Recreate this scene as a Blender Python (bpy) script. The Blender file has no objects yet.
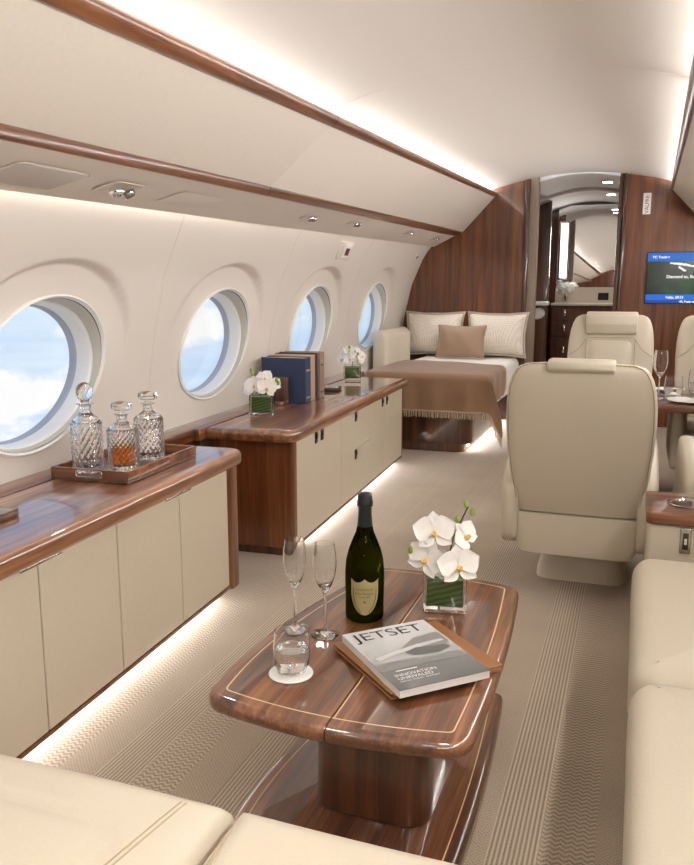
import bpy, bmesh, math, random
from mathutils import Vector, Matrix
random.seed(7)
PI = math.pi
C = bpy.context.scene.collection
sin, cos = math.sin, math.cos

# ------------------------------------------------------------------ helpers
def lin(c):
    c = c / 255.0
    return c / 12.92 if c <= 0.04045 else ((c + 0.055) / 1.055) ** 2.4
def rgb(r, g, b): return (lin(r), lin(g), lin(b), 1.0)

def lerp(a, b, t): return a + (b - a) * t
def smooth01(t):
    t = max(0.0, min(1.0, t)); return t * t * (3 - 2 * t)
def interp(x, xs, ys):
    if x <= xs[0]: return ys[0]
    for i in range(1, len(xs)):
        if x <= xs[i]: return lerp(ys[i-1], ys[i], (x - xs[i-1]) / (xs[i] - xs[i-1]))
    return ys[-1]

def thing(name, label, cat, loc=(0, 0, 0), rotz=0.0, group=None):
    o = bpy.data.objects.new(name, None); C.objects.link(o)
    o.empty_display_size = 0.1
    o.location = loc; o.rotation_euler = (0, 0, rotz)
    o['label'] = label; o['category'] = cat
    if group: o['group'] = group
    return o
def struct_empty(name, loc=(0, 0, 0)):
    o = bpy.data.objects.new(name, None); C.objects.link(o); o.location = loc
    o['kind'] = 'structure'; return o
def tag(o, label, cat, group=None):
    o['label'] = label; o['category'] = cat
    if group: o['group'] = group
    return o
def obj(name, bm, mat, parent=None, sharp=35, loc=None, rot=None, flat=False):
    bmesh.ops.recalc_face_normals(bm, faces=bm.faces[:])
    me = bpy.data.meshes.new(name); bm.to_mesh(me); bm.free()
    if not flat:
        me.polygons.foreach_set('use_smooth', [True] * len(me.polygons))
        me.set_sharp_from_angle(angle=math.radians(sharp))
    o = bpy.data.objects.new(name, me); C.objects.link(o)
    mats = mat if isinstance(mat, (list, tuple)) else [mat]
    for m in mats: me.materials.append(m)
    if parent: o.parent = parent
    if loc: o.location = loc
    if rot: o.rotation_euler = rot
    return o
def struct(name, bm, mat, **k):
    o = obj(name, bm, mat, **k); o['kind'] = 'structure'; return o
def dup(root, loc, rotz, label, group=None, name=None):
    r = root.copy(); C.objects.link(r); r.location = loc; r.rotation_euler = (0, 0, rotz)
    r['label'] = label
    if group: r['group'] = group
    for ch in list(root.children):
        c = ch.copy(); C.objects.link(c); c.parent = r
        for g in list(ch.children):
            d = g.copy(); C.objects.link(d); d.parent = c
    return r

def BM(): return bmesh.new()
def xf(vs, M):
    for v in vs: v.co = M @ v.co
def box(bm, c, s, r=0.0, seg=3, M=None):
    g = bmesh.ops.create_cube(bm, size=1.0); vs = g['verts']
    for v in vs: v.co = Vector((v.co.x * s[0], v.co.y * s[1], v.co.z * s[2])) + Vector(c)
    if r > 0:
        es = list({e for v in vs for e in v.link_edges})
        q = bmesh.ops.bevel(bm, geom=es, offset=min(r, min(s) * 0.49), segments=seg, profile=0.5, affect='EDGES')
        vs = list({v for f in q['faces'] for v in f.verts} | {v for v in vs if v.is_valid})
    if M is not None: xf(vs, M)
    return vs
def skin_rings(bm, rings, closed=True, cap0=True, cap1=True):
    R = [[bm.verts.new(p) for p in ring] for ring in rings]
    n = len(R[0])
    for a, b in zip(R, R[1:]):
        for i in range(n if closed else n - 1):
            j = (i + 1) % n
            try: bm.faces.new((a[i], a[j], b[j], b[i]))
            except ValueError: pass
    if closed:
        if cap0: bm.faces.new(R[0][::-1])
        if cap1: bm.faces.new(R[-1])
    return R
def lathe(bm, prof, n=32, c=(0, 0, 0), cap0=True, cap1=True, M=None, rad=None):
    rings = []
    for r, z in prof:
        ring = []
        for i in range(n):
            a = 2 * PI * i / n
            rr = r * (rad(a, z) if rad else 1.0)
            p = Vector((c[0] + rr * cos(a), c[1] + rr * sin(a), c[2] + z))
            ring.append(M @ p if M is not None else p)
        rings.append(ring)
    return skin_rings(bm, rings, True, cap0, cap1)
def tube(bm, pts, r, n=8, closed=False):
    pts = [Vector(p) for p in pts]; rings = []
    m = len(pts)
    rr = r if callable(r) else (lambda t: r)
    up = None
    for i, p in enumerate(pts):
        if closed: t = pts[(i + 1) % m] - pts[i - 1]
        else: t = pts[min(i + 1, m - 1)] - pts[max(i - 1, 0)]
        t.normalize()
        if up is None:
            up = t.orthogonal().normalized()
        up = (up - t * up.dot(t)).normalized()
        b = t.cross(up)
        k = rr(i / max(1, m - 1))
        rings.append([p + (up * cos(2 * PI * j / n) + b * sin(2 * PI * j / n)) * k for j in range(n)])
    if closed: rings.append(rings[0])
    if closed:
        R = [[bm.verts.new(p) for p in ring] for ring in rings[:-1]]
        R.append(R[0])
        for a, b_ in zip(R, R[1:]):
            for i in range(n):
                j = (i + 1) % n
                bm.faces.new((a[i], a[j], b_[j], b_[i]))
    else: skin_rings(bm, rings)
def round_poly(pts, radii, seg=6):
    out = []; n = len(pts)
    for i, p in enumerate(pts):
        r = radii[i] if isinstance(radii, (list, tuple)) else radii
        p = Vector(p); a = Vector(pts[i - 1]); b = Vector(pts[(i + 1) % n])
        if r <= 0: out.append(p); continue
        u = (a - p).normalized(); v = (b - p).normalized()
        ang = u.angle(v); d = min(r / math.tan(ang / 2), (a - p).length * .49, (b - p).length * .49)
        p0 = p + u * d; p1 = p + v * d
        for k in range(seg + 1):
            t = k / seg
            out.append((p0 * (1 - t) ** 2 + p * 2 * t * (1 - t) + p1 * t * t))
    return out
def area2(pts): return sum(pts[i-1][0] * pts[i][1] - pts[i][0] * pts[i-1][1] for i in range(len(pts)))
def offset_poly(pts, d):            # positive d goes inwards
    pts = [Vector(p) for p in pts]; n = len(pts); s = 1 if area2(pts) > 0 else -1
    out = []
    for i in range(n):
        e0 = (pts[i] - pts[i-1]); e1 = (pts[(i+1) % n] - pts[i])
        e0.normalize(); e1.normalize()
        n0 = Vector((-e0.y, e0.x)) * s; n1 = Vector((-e1.y, e1.x)) * s
        m = (n0 + n1)
        if m.length < 1e-6: m = n0
        m.normalize()
        out.append(pts[i] + m * d / max(0.4, m.dot(n0)))
    return out
def nose_prism(bm, pts, z0, z1, r, seg=6, rb=None):   # a slab with rounded edges
    rb = r if rb is None else rb
    rings = []
    for k in range(seg + 1):
        a = PI / 2 * k / seg
        rings.append([(p.x, p.y, z0 + rb * (1 - sin(a))) for p in offset_poly(pts, rb * (1 - cos(a)))][:] if rb > 0 else [(p[0], p[1], z0) for p in pts])
    rings = rings[::1]
    # order: bottom inset -> side bottom
    bot = []
    for k in range(seg + 1):
        a = PI / 2 * k / seg
        bot.append([(p.x, p.y, z0 + rb * (1 - cos(a))) for p in offset_poly(pts, rb * (1 - sin(a)))])
    top = []
    for k in range(seg + 1):
        a = PI / 2 * k / seg
        top.append([(p.x, p.y, z1 - r * (1 - sin(a))) for p in offset_poly(pts, r * (1 - cos(a)))])
    skin_rings(bm, bot + top)
def strip_ring(bm, pts, w, z, closed=True):
    a = offset_poly(pts, 0); b = offset_poly(pts, w); n = len(pts)
    va = [bm.verts.new((p.x, p.y, z)) for p in a]; vb = [bm.verts.new((p.x, p.y, z)) for p in b]
    for i in range(n if closed else n - 1):
        j = (i + 1) % n; bm.faces.new((va[i], va[j], vb[j], vb[i]))
def quad(bm, a, b, c, d): return bm.faces.new([bm.verts.new(p) for p in (a, b, c, d)])
def grid(bm, fn, nu, nv):
    V = [[bm.verts.new(fn(i / nu, j / nv)) for i in range(nu + 1)] for j in range(nv + 1)]
    for j in range(nv):
        for i in range(nu): bm.faces.new((V[j][i], V[j][i+1], V[j+1][i+1], V[j+1][i]))
    return V
def super_ring(w, t, n, e=3.0):
    out = []
    for i in range(n):
        a = 2 * PI * i / n; c, s = cos(a), sin(a)
        out.append((w * math.copysign(abs(c) ** (2 / e), c), t * math.copysign(abs(s) ** (2 / e), s)))
    return out
def pillowbox(bm, c, s, r, puff=0.0, nx=16, ny=16, seg=5, M=None, bump=None):
    """upholstered block: rounded edges, top crowned by puff"""
    hx, hy = s[0] / 2, s[1] / 2
    out = round_poly([(-hx, -hy), (hx, -hy), (hx, hy), (-hx, hy)], min(r * 1.2, hx * .9, hy * .9), 6)
    rings = [[(p[0], p[1], -s[2] / 2 + r * .5 * (1 - cos(PI / 2 * k / 3))) for p in offset_poly(out, r * .5 * (1 - sin(PI / 2 * k / 3)))] for k in range(4)]
    for k in range(seg + 1):
        a = PI / 2 * k / seg
        rings.append([(p.x, p.y, s[2] / 2 - r * (1 - sin(a))) for p in offset_poly(out, r * (1 - cos(a)))])
    last = offset_poly(out, r)
    for q in (.85, .7, .5, .3, .12):
        rings.append([(p.x * q, p.y * q, s[2] / 2 + puff * (1 - q ** 2.2)) for p in last])
    rr = [[Vector(p) + Vector(c) for p in ring] for ring in rings]
    if M is not None: rr = [[M @ p for p in ring] for ring in rr]
    skin_rings(bm, rr)
def text_bm(s, size, depth=0.0, align='CENTER', bold=0.0):
    cu = bpy.data.curves.new('t', 'FONT'); cu.body = s; cu.size = size; cu.align_x = align; cu.align_y = 'CENTER'
    cu.extrude = depth; cu.offset = bold
    o = bpy.data.objects.new('t', cu); C.objects.link(o)
    bpy.context.view_layer.update()
    me = bpy.data.meshes.new_from_object(o.evaluated_get(bpy.context.evaluated_depsgraph_get()))
    bpy.data.objects.remove(o); bpy.data.curves.remove(cu)
    bm = BM(); bm.from_mesh(me); bpy.data.meshes.remove(me)
    return bm
def merge(bm, other, M=None):
    if M is not None: xf(other.verts, M)
    me = bpy.data.meshes.new('m'); other.to_mesh(me); other.free(); bm.from_mesh(me); bpy.data.meshes.remove(me)

# ------------------------------------------------------------------ materials
def newmat(name):
    m = bpy.data.materials.new(name); m.use_nodes = True
    nt = m.node_tree; b = nt.nodes['Principled BSDF']
    return m, nt, b
def N(nt, t, **k):
    n = nt.nodes.new(t)
    for a, v in k.items(): setattr(n, a, v)
    return n
def ramp(nt, stops, fac):
    n = N(nt, 'ShaderNodeValToRGB'); el = n.color_ramp.elements
    while len(el) < len(stops): el.new(0.5)
    for e, (p, c) in zip(el, stops): e.position = p; e.color = c
    nt.links.new(fac, n.inputs[0]); return n.outputs[0]
def coords(nt, scale, rot=(0, 0, 0)):
    tc = N(nt, 'ShaderNodeTexCoord'); mp = N(nt, 'ShaderNodeMapping')
    mp.inputs['Scale'].default_value = scale; mp.inputs['Rotation'].default_value = rot
    nt.links.new(tc.outputs['Object'], mp.inputs[0]); return mp.outputs[0]
def plain(name, col, rough=.5, metal=0.0, coat=0.0, spec=.5, bump=None, sheen=0):
    m, nt, b = newmat(name)
    b.inputs['Base Color'].default_value = col; b.inputs['Roughness'].default_value = rough
    b.inputs['Metallic'].default_value = metal; b.inputs['Coat Weight'].default_value = coat
    b.inputs['Specular IOR Level'].default_value = spec; b.inputs['Sheen Weight'].default_value = sheen
    sc = bump[0] if bump else 60
    no = N(nt, 'ShaderNodeTexNoise'); no.inputs['Scale'].default_value = sc; no.inputs['Detail'].default_value = 3
    nt.links.new(coords(nt, (1, 1, 1)), no.inputs['Vector'])
    r = ramp(nt, [(.3, (col[0] * .965, col[1] * .965, col[2] * .965, 1)), (.7, col)], no.outputs[0])
    nt.links.new(r, b.inputs['Base Color'])
    if bump:
        bp = N(nt, 'ShaderNodeBump'); bp.inputs['Strength'].default_value = bump[1]; bp.inputs['Distance'].default_value = bump[2]
        nt.links.new(no.outputs[0], bp.inputs['Height']); nt.links.new(bp.outputs[0], b.inputs['Normal'])
    return m
def walnut(name, axis, dark=(58, 27, 11), mid=(108, 60, 30), light=(150, 94, 54), rough=.11, k=1.0, cior=1.5):
    m, nt, b = newmat(name)
    s = [22 * k, 22 * k, 22 * k]; s['XYZ'.index(axis)] = .8 * k
    v = coords(nt, s)
    n1 = N(nt, 'ShaderNodeTexNoise'); n1.inputs['Scale'].default_value = 1.0; n1.inputs['Detail'].default_value = 5; n1.inputs['Distortion'].default_value = .5
    n2 = N(nt, 'ShaderNodeTexNoise'); n2.inputs['Scale'].default_value = 7.0; n2.inputs['Detail'].default_value = 3
    nt.links.new(v, n1.inputs['Vector']); nt.links.new(v, n2.inputs['Vector'])
    mx = N(nt, 'ShaderNodeMix'); mx.inputs[0].default_value = .3
    nt.links.new(n1.outputs[0], mx.inputs[2]); nt.links.new(n2.outputs[0], mx.inputs[3])
    r = ramp(nt, [(.33, rgb(*dark)), (.5, rgb(*mid)), (.66, rgb(*light))], mx.outputs[0])
    nt.links.new(r, b.inputs['Base Color'])
    b.inputs['Coat IOR'].default_value = cior
    b.inputs['Roughness'].default_value = .35; b.inputs['Coat Weight'].default_value = 1.0; b.inputs['Coat Roughness'].default_value = rough * .4
    return m
def emis(name, col, s):
    m, nt, b = newmat(name)
    b.inputs['Base Color'].default_value = col; b.inputs['Emission Color'].default_value = col
    b.inputs['Emission Strength'].default_value = s; return m
def glass(name, col=(1, 1, 1, 1), rough=0.0, ior=1.45):
    m = bpy.data.materials.new(name); m.use_nodes = True; nt = m.node_tree; nt.nodes.clear()
    o = N(nt, 'ShaderNodeOutputMaterial'); g = N(nt, 'ShaderNodeBsdfGlass')
    g.inputs['Color'].default_value = col; g.inputs['Roughness'].default_value = rough; g.inputs['IOR'].default_value = ior
    nt.links.new(g.outputs[0], o.inputs[0]); return m
def thin_glass(name, tint=(1, 1, 1, 1), ior=1.45):
    m = bpy.data.materials.new(name); m.use_nodes = True; nt = m.node_tree; nt.nodes.clear()
    o = N(nt, 'ShaderNodeOutputMaterial'); t = N(nt, 'ShaderNodeBsdfTransparent'); g = N(nt, 'ShaderNodeBsdfGlossy')
    t.inputs[0].default_value = tint; g.inputs['Roughness'].default_value = 0.02
    lw = N(nt, 'ShaderNodeLayerWeight'); pw = N(nt, 'ShaderNodeMath', operation='POWER'); pw.inputs[1].default_value = 4
    nt.links.new(lw.outputs['Facing'], pw.inputs[0]); f = N(nt, 'ShaderNodeMath', operation='MULTIPLY_ADD'); f.inputs[1].default_value = .5; f.inputs[2].default_value = .03
    nt.links.new(pw.outputs[0], f.inputs[0]); mx = N(nt, 'ShaderNodeMixShader')
    nt.links.new(f.outputs[0], mx.inputs[0]); nt.links.new(t.outputs[0], mx.inputs[1]); nt.links.new(g.outputs[0], mx.inputs[2])
    nt.links.new(mx.outputs[0], o.inputs[0]); return m

WOOD_Y = walnut('walnut_lengthwise', 'Y'); WOOD_X = walnut('walnut_crosswise', 'X')
WOOD_Z = walnut('walnut_upright', 'Z', (64, 31, 13), (100, 54, 26), (128, 76, 41), rough=.2)
WOOD_DK = walnut('walnut_dark_upright', 'Z', (44, 20, 9), (76, 40, 19), (106, 60, 32), rough=.2)
WOOD_RAIL = walnut('walnut_rail', 'Y', (62, 29, 12), (108, 60, 30), (144, 88, 48), rough=.7)
WOOD_TABLE = walnut('walnut_table', 'Y', (54, 27, 13), (102, 60, 35), (146, 97, 62), rough=.06, cior=1.65)
WOOD_TOP = walnut('walnut_tabletop', 'Y', (68, 36, 18), (124, 76, 44), (172, 118, 76), rough=.06, cior=1.85)
LEATHER = plain('cream_leather', rgb(199, 188, 169), .42, bump=(180, .12, .004))
LEATHER2 = plain('pale_leather', rgb(222, 212, 195), .45, bump=(180, .12, .004))
PIPING = plain('taupe_piping', rgb(158, 142, 118), .5)
STITCH = plain('stitching', rgb(176, 160, 134), .6)
LINER = plain('cream_headliner', rgb(222, 216, 210), .7, bump=(300, .06, .002))
BINPANEL = plain('bin_panel', rgb(222, 214, 204), .55)
WALLPANEL = plain('wall_panel', rgb(224, 217, 209), .6, bump=(260, .05, .002))
WINWHITE = plain('window_white', rgb(240, 240, 238), .35)
REVEAL = plain('window_reveal', rgb(200, 196, 186), .4)
SEAL = plain('window_seal', rgb(172, 180, 196), .3)
DARKGAP = plain('dark_gap', rgb(48, 44, 40), .6)
DOORP = plain('cream_door', rgb(203, 191, 170), .35, coat=.15)
STEEL = plain('satin_steel', rgb(190, 188, 184), .25, metal=1.0)
CHROME = plain('chrome', rgb(225, 225, 225), .08, metal=1.0)
DKSTEEL = plain('dark_steel', rgb(86, 80, 74), .3, metal=1.0)
SPEAKER = plain('speaker_cloth', rgb(198, 193, 187), .8)
CREAMTRIM = plain('cream_plastic', rgb(220, 212, 200), .4)
LED = emis('led_warm', (1.0, .9, .76, 1), 9.0)
LAMP = emis('lamp_white', (1.0, .95, .88, 1), 14.0)
GLASS = glass('clear_glass'); CRYSTAL = glass('cut_crystal', ior=1.5)
THIN = thin_glass('thin_glass', (.97, .98, .98, 1)); PANE = thin_glass('window_pane', (.98, .99, 1, 1), 1.2)
WATER = glass('water', ior=1.33); WHISKY = glass('whisky', (.86, .47, .12, 1), ior=1.36)
BOTTLE = glass('dark_green_glass', (.16, .19, .04, 1), ior=1.5)
WHITE_CL = plain('white_linen', rgb(242, 239, 232), .8, sheen=.2, bump=(25, .1, .01))
INLAY = plain('maple_inlay', rgb(222, 190, 150), .2)
BLACK = plain('black', rgb(16, 16, 17), .35)
WHITEPAPER = plain('white_paper', rgb(230, 228, 224), .5)
CERAMIC = plain('white_ceramic', rgb(238, 237, 233), .2)
NAVY = plain('navy_cloth', rgb(44, 58, 88), .55, bump=(400, .1, .002))
TAN = plain('tan_cloth', rgb(176, 148, 126), .6)
INKBLUE = plain('ink_blue_cloth', rgb(28, 34, 52), .55)
DKBROWN = plain('dark_brown_cloth', rgb(60, 44, 40), .55)
PAGES = plain('pages', rgb(226, 218, 202), .8)
PETAL = plain('white_petal', rgb(246, 244, 240), .55)
LIPY = plain('yellow_lip', rgb(232, 196, 110), .5)
LEAF = plain('leaf_green', rgb(42, 78, 30), .35)
BUD = plain('bud_green', rgb(136, 158, 66), .5)
STEM = plain('stem_green', rgb(62, 74, 36), .5)
COPPER = plain('copper_brown', rgb(146, 100, 62), .4)
GREYPOST = plain('taupe_post', rgb(138, 122, 108), .6)
STONE = plain('speckled_stone', rgb(204, 192, 174), .4)
MIRROR = plain('mirror', rgb(235, 235, 235), .01, metal=1.0)
GOLDLABEL = plain('label_gold', rgb(168, 153, 106), .45)
LABELINK = plain('label_ink', rgb(74, 62, 36), .6)
FOIL = plain('black_foil', rgb(30, 30, 30), .4, metal=.3)

def carpet():
    m, nt, b = newmat('striped_carpet')
    tc = N(nt, 'ShaderNodeTexCoord'); sp = N(nt, 'ShaderNodeSeparateXYZ'); nt.links.new(tc.outputs['Object'], sp.inputs[0])
    def M(op, a, bv, c=None):
        n = N(nt, 'ShaderNodeMath', operation=op)
        for i, q in enumerate((a, bv, c)):
            if q is None: continue
            if isinstance(q, (int, float)): n.inputs[i].default_value = q
            else: nt.links.new(q, n.inputs[i])
        return n.outputs[0]
    X, Y = sp.outputs[0], sp.outputs[1]
    per = .34
    u = M('MODULO', M('ADD', X, 10.0), per)                      # position in the stripe repeat
    lines = M('SINE', M('MULTIPLY', X, 2 * PI / .0105), 0)
    ribs = M('SINE', M('ADD', M('MULTIPLY', Y, 2 * PI / .016), M('MULTIPLY', M('PINGPONG', X, .012), 320)), 0)
    fine = M('MULTIPLY', M('SINE', M('MULTIPLY', Y, 2 * PI / .011), 0), M('SINE', M('MULTIPLY', X, 2 * PI / .011), 0))
    inlines = M('GREATER_THAN', u, .23); inribs = M('LESS_THAN', u, .12)
    infine = M('SUBTRACT', 1.0, M('ADD', inlines, inribs))
    h = M('ADD', M('ADD', M('MULTIPLY', inlines, lines), M('MULTIPLY', inribs, M('MULTIPLY', ribs, .8))), M('MULTIPLY', infine, M('MULTIPLY', fine, .5)))
    no = N(nt, 'ShaderNodeTexNoise'); no.inputs['Scale'].default_value = 350; no.inputs['Detail'].default_value = 2
    nt.links.new(tc.outputs['Object'], no.inputs['Vector'])
    big = N(nt, 'ShaderNodeTexNoise'); big.inputs['Scale'].default_value = 2.2
    nt.links.new(tc.outputs['Object'], big.inputs['Vector'])
    h2 = M('ADD', M('MULTIPLY', h, .23), M('ADD', no.outputs[0], M('MULTIPLY', M('SUBTRACT', big.outputs[0], .5), .25)))
    col = ramp(nt, [(.2, rgb(118, 101, 83)), (.5, rgb(165, 148, 129)), (.8, rgb(200, 185, 166))], h2)
    nt.links.new(col, b.inputs['Base Color']); b.inputs['Roughness'].default_value = .95
    b.inputs['Sheen Weight'].default_value = .3; b.inputs['Specular IOR Level'].default_value = .1
    bp = N(nt, 'ShaderNodeBump'); bp.inputs['Strength'].default_value = .3; bp.inputs['Distance'].default_value = .004
    nt.links.new(h2, bp.inputs['Height']); nt.links.new(bp.outputs[0], b.inputs['Normal'])
    return m
CARPET = carpet()
def weave(name, c1, c2, sc, rough=.8):
    m, nt, b = newmat(name)
    v = coords(nt, (sc, sc, sc), (0, 0, PI / 4)); ch = N(nt, 'ShaderNodeTexVoronoi'); ch.inputs['Randomness'].default_value = .15; ch.inputs['Scale'].default_value = 1
    nt.links.new(v, ch.inputs['Vector'])
    nt.links.new(ramp(nt, [(.25, c1), (.45, c2)], ch.outputs[0]), b.inputs['Base Color'])
    b.inputs['Roughness'].default_value = rough; b.inputs['Sheen Weight'].default_value = .3; return m
IVORY_PAT = weave('ivory_patterned', rgb(206, 193, 175), rgb(236, 229, 217), 60)
IVORY = plain('ivory_edge', rgb(226, 218, 205), .8)
THROW = plain('camel_wool', rgb(192, 156, 124), .9, sheen=.5, bump=(160, .3, .004))
CAMEL = plain('camel_silk', rgb(160, 132, 108), .55, sheen=.4, bump=(300, .1, .002))
FRINGE = plain('camel_fringe', rgb(202, 180, 152), .9)

# ------------------------------------------------------------------ cabin shell
Y0, Y1 = -2.2, 7.85
def xc(y): return -.5218 - .0083 * (y - 3.1)                         # cabin centre line
WZ, WG = [0, .62, .8, 1.0, 1.3, 1.574, 1.665, 1.8], [.02, 0, 0, .03, .10, .22, .29, .4]
def wall_x(y, z): return -1.85 - .05 * y + interp(z, WZ, WG)
def trk(p, y):
    x, z, sx, sz = p
    return Vector((x + sx * (y - 3.1), z + sz * (y - 3.1)))
TA, TB = (-1.475, 1.632, -.0512, .0280), (-1.454, 1.668, -.0392, .028)
TC_, TD = (-1.189, 1.887, -.0322, .0482), (-1.159, 1.926, -.037, .0495)
def wall_top(y): return 1.557 + .023 * (y - 3.1)
def side_pt(side, x, y, z): return (x if side < 0 else 2 * xc(y) - x, y, z)

WINS = [(-.45, .95, .35, .27), (.90, .95, .35, .27), (2.255, .961, .352, .269), (3.606, .983, .375, .273), (5.037, .996, .395, .282), (6.60, 1.03, .415, .281)]
SHEAR = .24
EDGES = [Y0, .22, 1.58, 2.98, 4.32, 5.83, Y1]
def scoop(y, z, w):
    yc, zc, ry, rz = w
    d = math.hypot((y - yc - SHEAR * (z - zc)) / (ry + .16), (z - (zc + .03)) / (rz + .10))
    x = wall_x(y, z); flat = wall_x(y, zc)
    k = smooth01((1.0 - d) / .06)
    return x + (min(flat, x) - x) * .45 * k
def build_wall(side):
    bm = BM()
    for w, ya, yb in zip(WINS, EDGES, EDGES[1:]):
        yc, zc, ry, rz = w
        per = []
        n = 22
        zt = lambda y: wall_top(y) + .03
        per += [(lerp(ya, yb, i / n), 0.0, 'b') for i in range(n)]
        per += [(yb, i / n, 's') for i in range(n)]
        per += [(lerp(yb, ya, i / n), 1.0, 't') for i in range(n)]
        per += [(ya, 1 - i / n, 's') for i in range(n)]
        cell = [(y, f * zt(y)) for y, f, _ in per]
        rings = []
        T = [0, .012] + [.0125 * i for i in range(2, 40)] + [.5, .54, .58, .63, .68, .78, .88, .95, .985, .992, 1.0]
        for t in T:
            ring = []
            for y, z in cell:
                a = math.atan2((z - zc) / rz, (y - yc - SHEAR * (z - zc)) / ry)
                ey, ez = yc + ry * cos(a) + SHEAR * rz * sin(a), zc + rz * sin(a)
                py, pz = lerp(ey, y, t), lerp(ez, z, t)
                x = scoop(py, pz, w)
                if t == 1.0 and abs(y - ya) < 1e-6 or t == 1.0 and abs(y - yb) < 1e-6: x -= .004
                ring.append(side_pt(side, x, py, pz))
            rings.append(ring)
        R = [[bm.verts.new(p) for p in r] for r in rings]; m = len(R[0])
        for a_, b_ in zip(R, R[1:]):
            for i in range(m):
                bm.faces.new((a_[i], a_[(i+1) % m], b_[(i+1) % m], b_[i]))
    return struct('wall_left' if side < 0 else 'wall_right', bm, WALLPANEL, sharp=50)
build_wall(-1); build_wall(1)

wn = 0
for side in (-1, 1):
    for w in WINS:
        wn += 1
        yc, zc, ry, rz = w
        root = struct_empty('window_%d' % wn)
        def ring(s, d, n=64):
            out = []
            for i in range(n):
                a = 2 * PI * i / n
                y, z = yc + ry * s * cos(a) + SHEAR * rz * s * sin(a), zc + rz * s * sin(a)
                ye, ze = yc + ry * cos(a) + SHEAR * rz * sin(a), zc + rz * sin(a)
                x = lerp(scoop(ye, ze, w), wall_x(yc, zc) - .02, min(1.0, d / .07)) - max(0, d - .07)
                if d <= 0: x -= d
                out.append(Vector(side_pt(side, x, y, z)))
            return out
        bm = BM(); skin_rings(bm, [ring(1.02, 0.0), ring(1.022, -.006), ring(1.0, -.010), ring(.985, -.006), ring(.975, .004)], True, False, False)
        obj('window_rim', bm, WINWHITE, root, 60)
        bm = BM(); skin_rings(bm, [ring(.977, .002), ring(.972, .016)], True, False, False)
        obj('shade_slot', bm, DARKGAP, root, 60)
        bm = BM(); skin_rings(bm, [ring(.973, .014), ring(.962, .02), ring(.95, .06), ring(.935, .095)], True, False, False)
        obj('reveal', bm, REVEAL, root, 60)
        bm = BM(); skin_rings(bm, [ring(.936, .094), ring(.915, .096), ring(.905, .105), ring(.893, .158)], True, False, False)
        obj('inner_frame', bm, WINWHITE, root, 60)
        bm = BM(); skin_rings(bm, [ring(.894, .157), ring(.884, .160), ring(.876, .188)], True, False, False)
        obj('seal', bm, SEAL, root, 60)
        bm = BM(); r = ring(.878, .183); r2 = [p + Vector((-.006 * (-1 if side > 0 else 1), 0, 0)) for p in r]
        skin_rings(bm, [r, r2]); obj('pane', bm, PANE, root, 30)

# floor
bm = BM(); quad(bm, (-2.6, Y0, 0), (1.6, Y0, 0), (1.6, 10.4, 0), (-2.6, 10.4, 0)); struct('floor', bm, CARPET)

# main ceiling: a shallow barrel carried past the cove rails
def ceil_z(y, u):
    xl = trk(TD, y)
    pk = 2.058 + .0516 * (y - 3.1); e = xl.y + .03
    return pk - (pk - e) * u * u
def ceil_half(y): return xc(y) - trk(TD, y).x
bm = BM()
ys = []
for a, b in ((Y0, 3.1), (3.1, 5.9), (5.9, Y1)):
    ys += [a + .003] + [lerp(a, b, k / 6) for k in range(1, 6)] + [b - .003] + ([b] if b < Y1 else [])
def cz(x_u, y, gap): return (xc(y) + x_u * ceil_half(y), y, ceil_z(y, x_u) + gap)
rows = []
for y in ys:
    gap = .005 if any(abs(y - s) < 1e-6 for s in (3.1, 5.9)) else 0
    m = 1 + .12 / ceil_half(y)
    rows.append([cz(lerp(-m, m, i / 40), y, gap) for i in range(41)])
V = [[bm.verts.new(p) for p in r] for r in rows]
for a, b in zip(V, V[1:]):
    for i in range(40): bm.faces.new((a[i], a[i+1], b[i+1], b[i]))
struct('ceiling', bm, LINER, sharp=50)

# overhead bins with their walnut rails
def bin_section(y):
    W = Vector((wall_x(y, wall_top(y)), wall_top(y))); a, b, c, d = (trk(t, y) for t in (TA, TB, TC_, TD))
    return [(W.x + .03, W.y), (a.x, a.y), (b.x, b.y), (c.x, c.y), (d.x, d.y), (d.x - .025, d.y - .004), (d.x - .036, d.y - .024), (d.x - .15, d.y - .034),
            (d.x - .15, d.y + .10), (d.x - .5, d.y + .10), (W.x - .22, W.y + .22), (W.x - .10, W.y + .03), (W.x - .02, W.y + .045), (W.x + .03, W.y + .045)]
def rail_section(y, p, q, bulge, n=8):
    a, b = trk(p, y), trk(q, y); t = (b - a); nrm = Vector((t.y, -t.x)).normalized()
    out = [a + nrm * -.01, b + nrm * -.01]
    arc = []
    for i in range(n + 1):
        s = i / n; arc.append(a + t * (.5 - .5 * cos(PI * s)) + nrm * (bulge * sin(PI * s) ** .8 + .001))
    return [(p_.x, p_.y) for p_ in out[:1] + arc + out[1:]]
def bin_unit(side, ya, yb, label):
    mid = (ya + yb) / 2
    root = thing('overhead_bin', label, 'overhead bin', (0, 0, 0), 0, 'overhead bins along the cabin')
    g = .0004; YS = [lerp(ya + g, yb - g, i / 14) for i in range(15)]; YR = [lerp(ya + .002, yb - .002, i / 14) for i in range(15)]
    bm = BM(); sec = [[side_pt(side, x, y, z) for x, z in bin_section(y)] for y in YS]
    skin_rings(bm, sec); obj('bin_body', bm, BINPANEL, root, 20)
    bm = BM(); skin_rings(bm, [[side_pt(side, x, y, z) for x, z in rail_section(y, TA, TB, .008)] for y in YR])
    obj('lower_rail', bm, WOOD_RAIL, root, 50)
    bm = BM(); skin_rings(bm, [[side_pt(side, x, y, z) for x, z in rail_section(y, TC_, TD, .014)] for y in YR])
    obj('upper_rail', bm, WOOD_RAIL, root, 50)
    return root
bin_unit(-1, Y0 + .01, 3.1, 'cream overhead bin with walnut rails above the nearest oval window')
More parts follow.
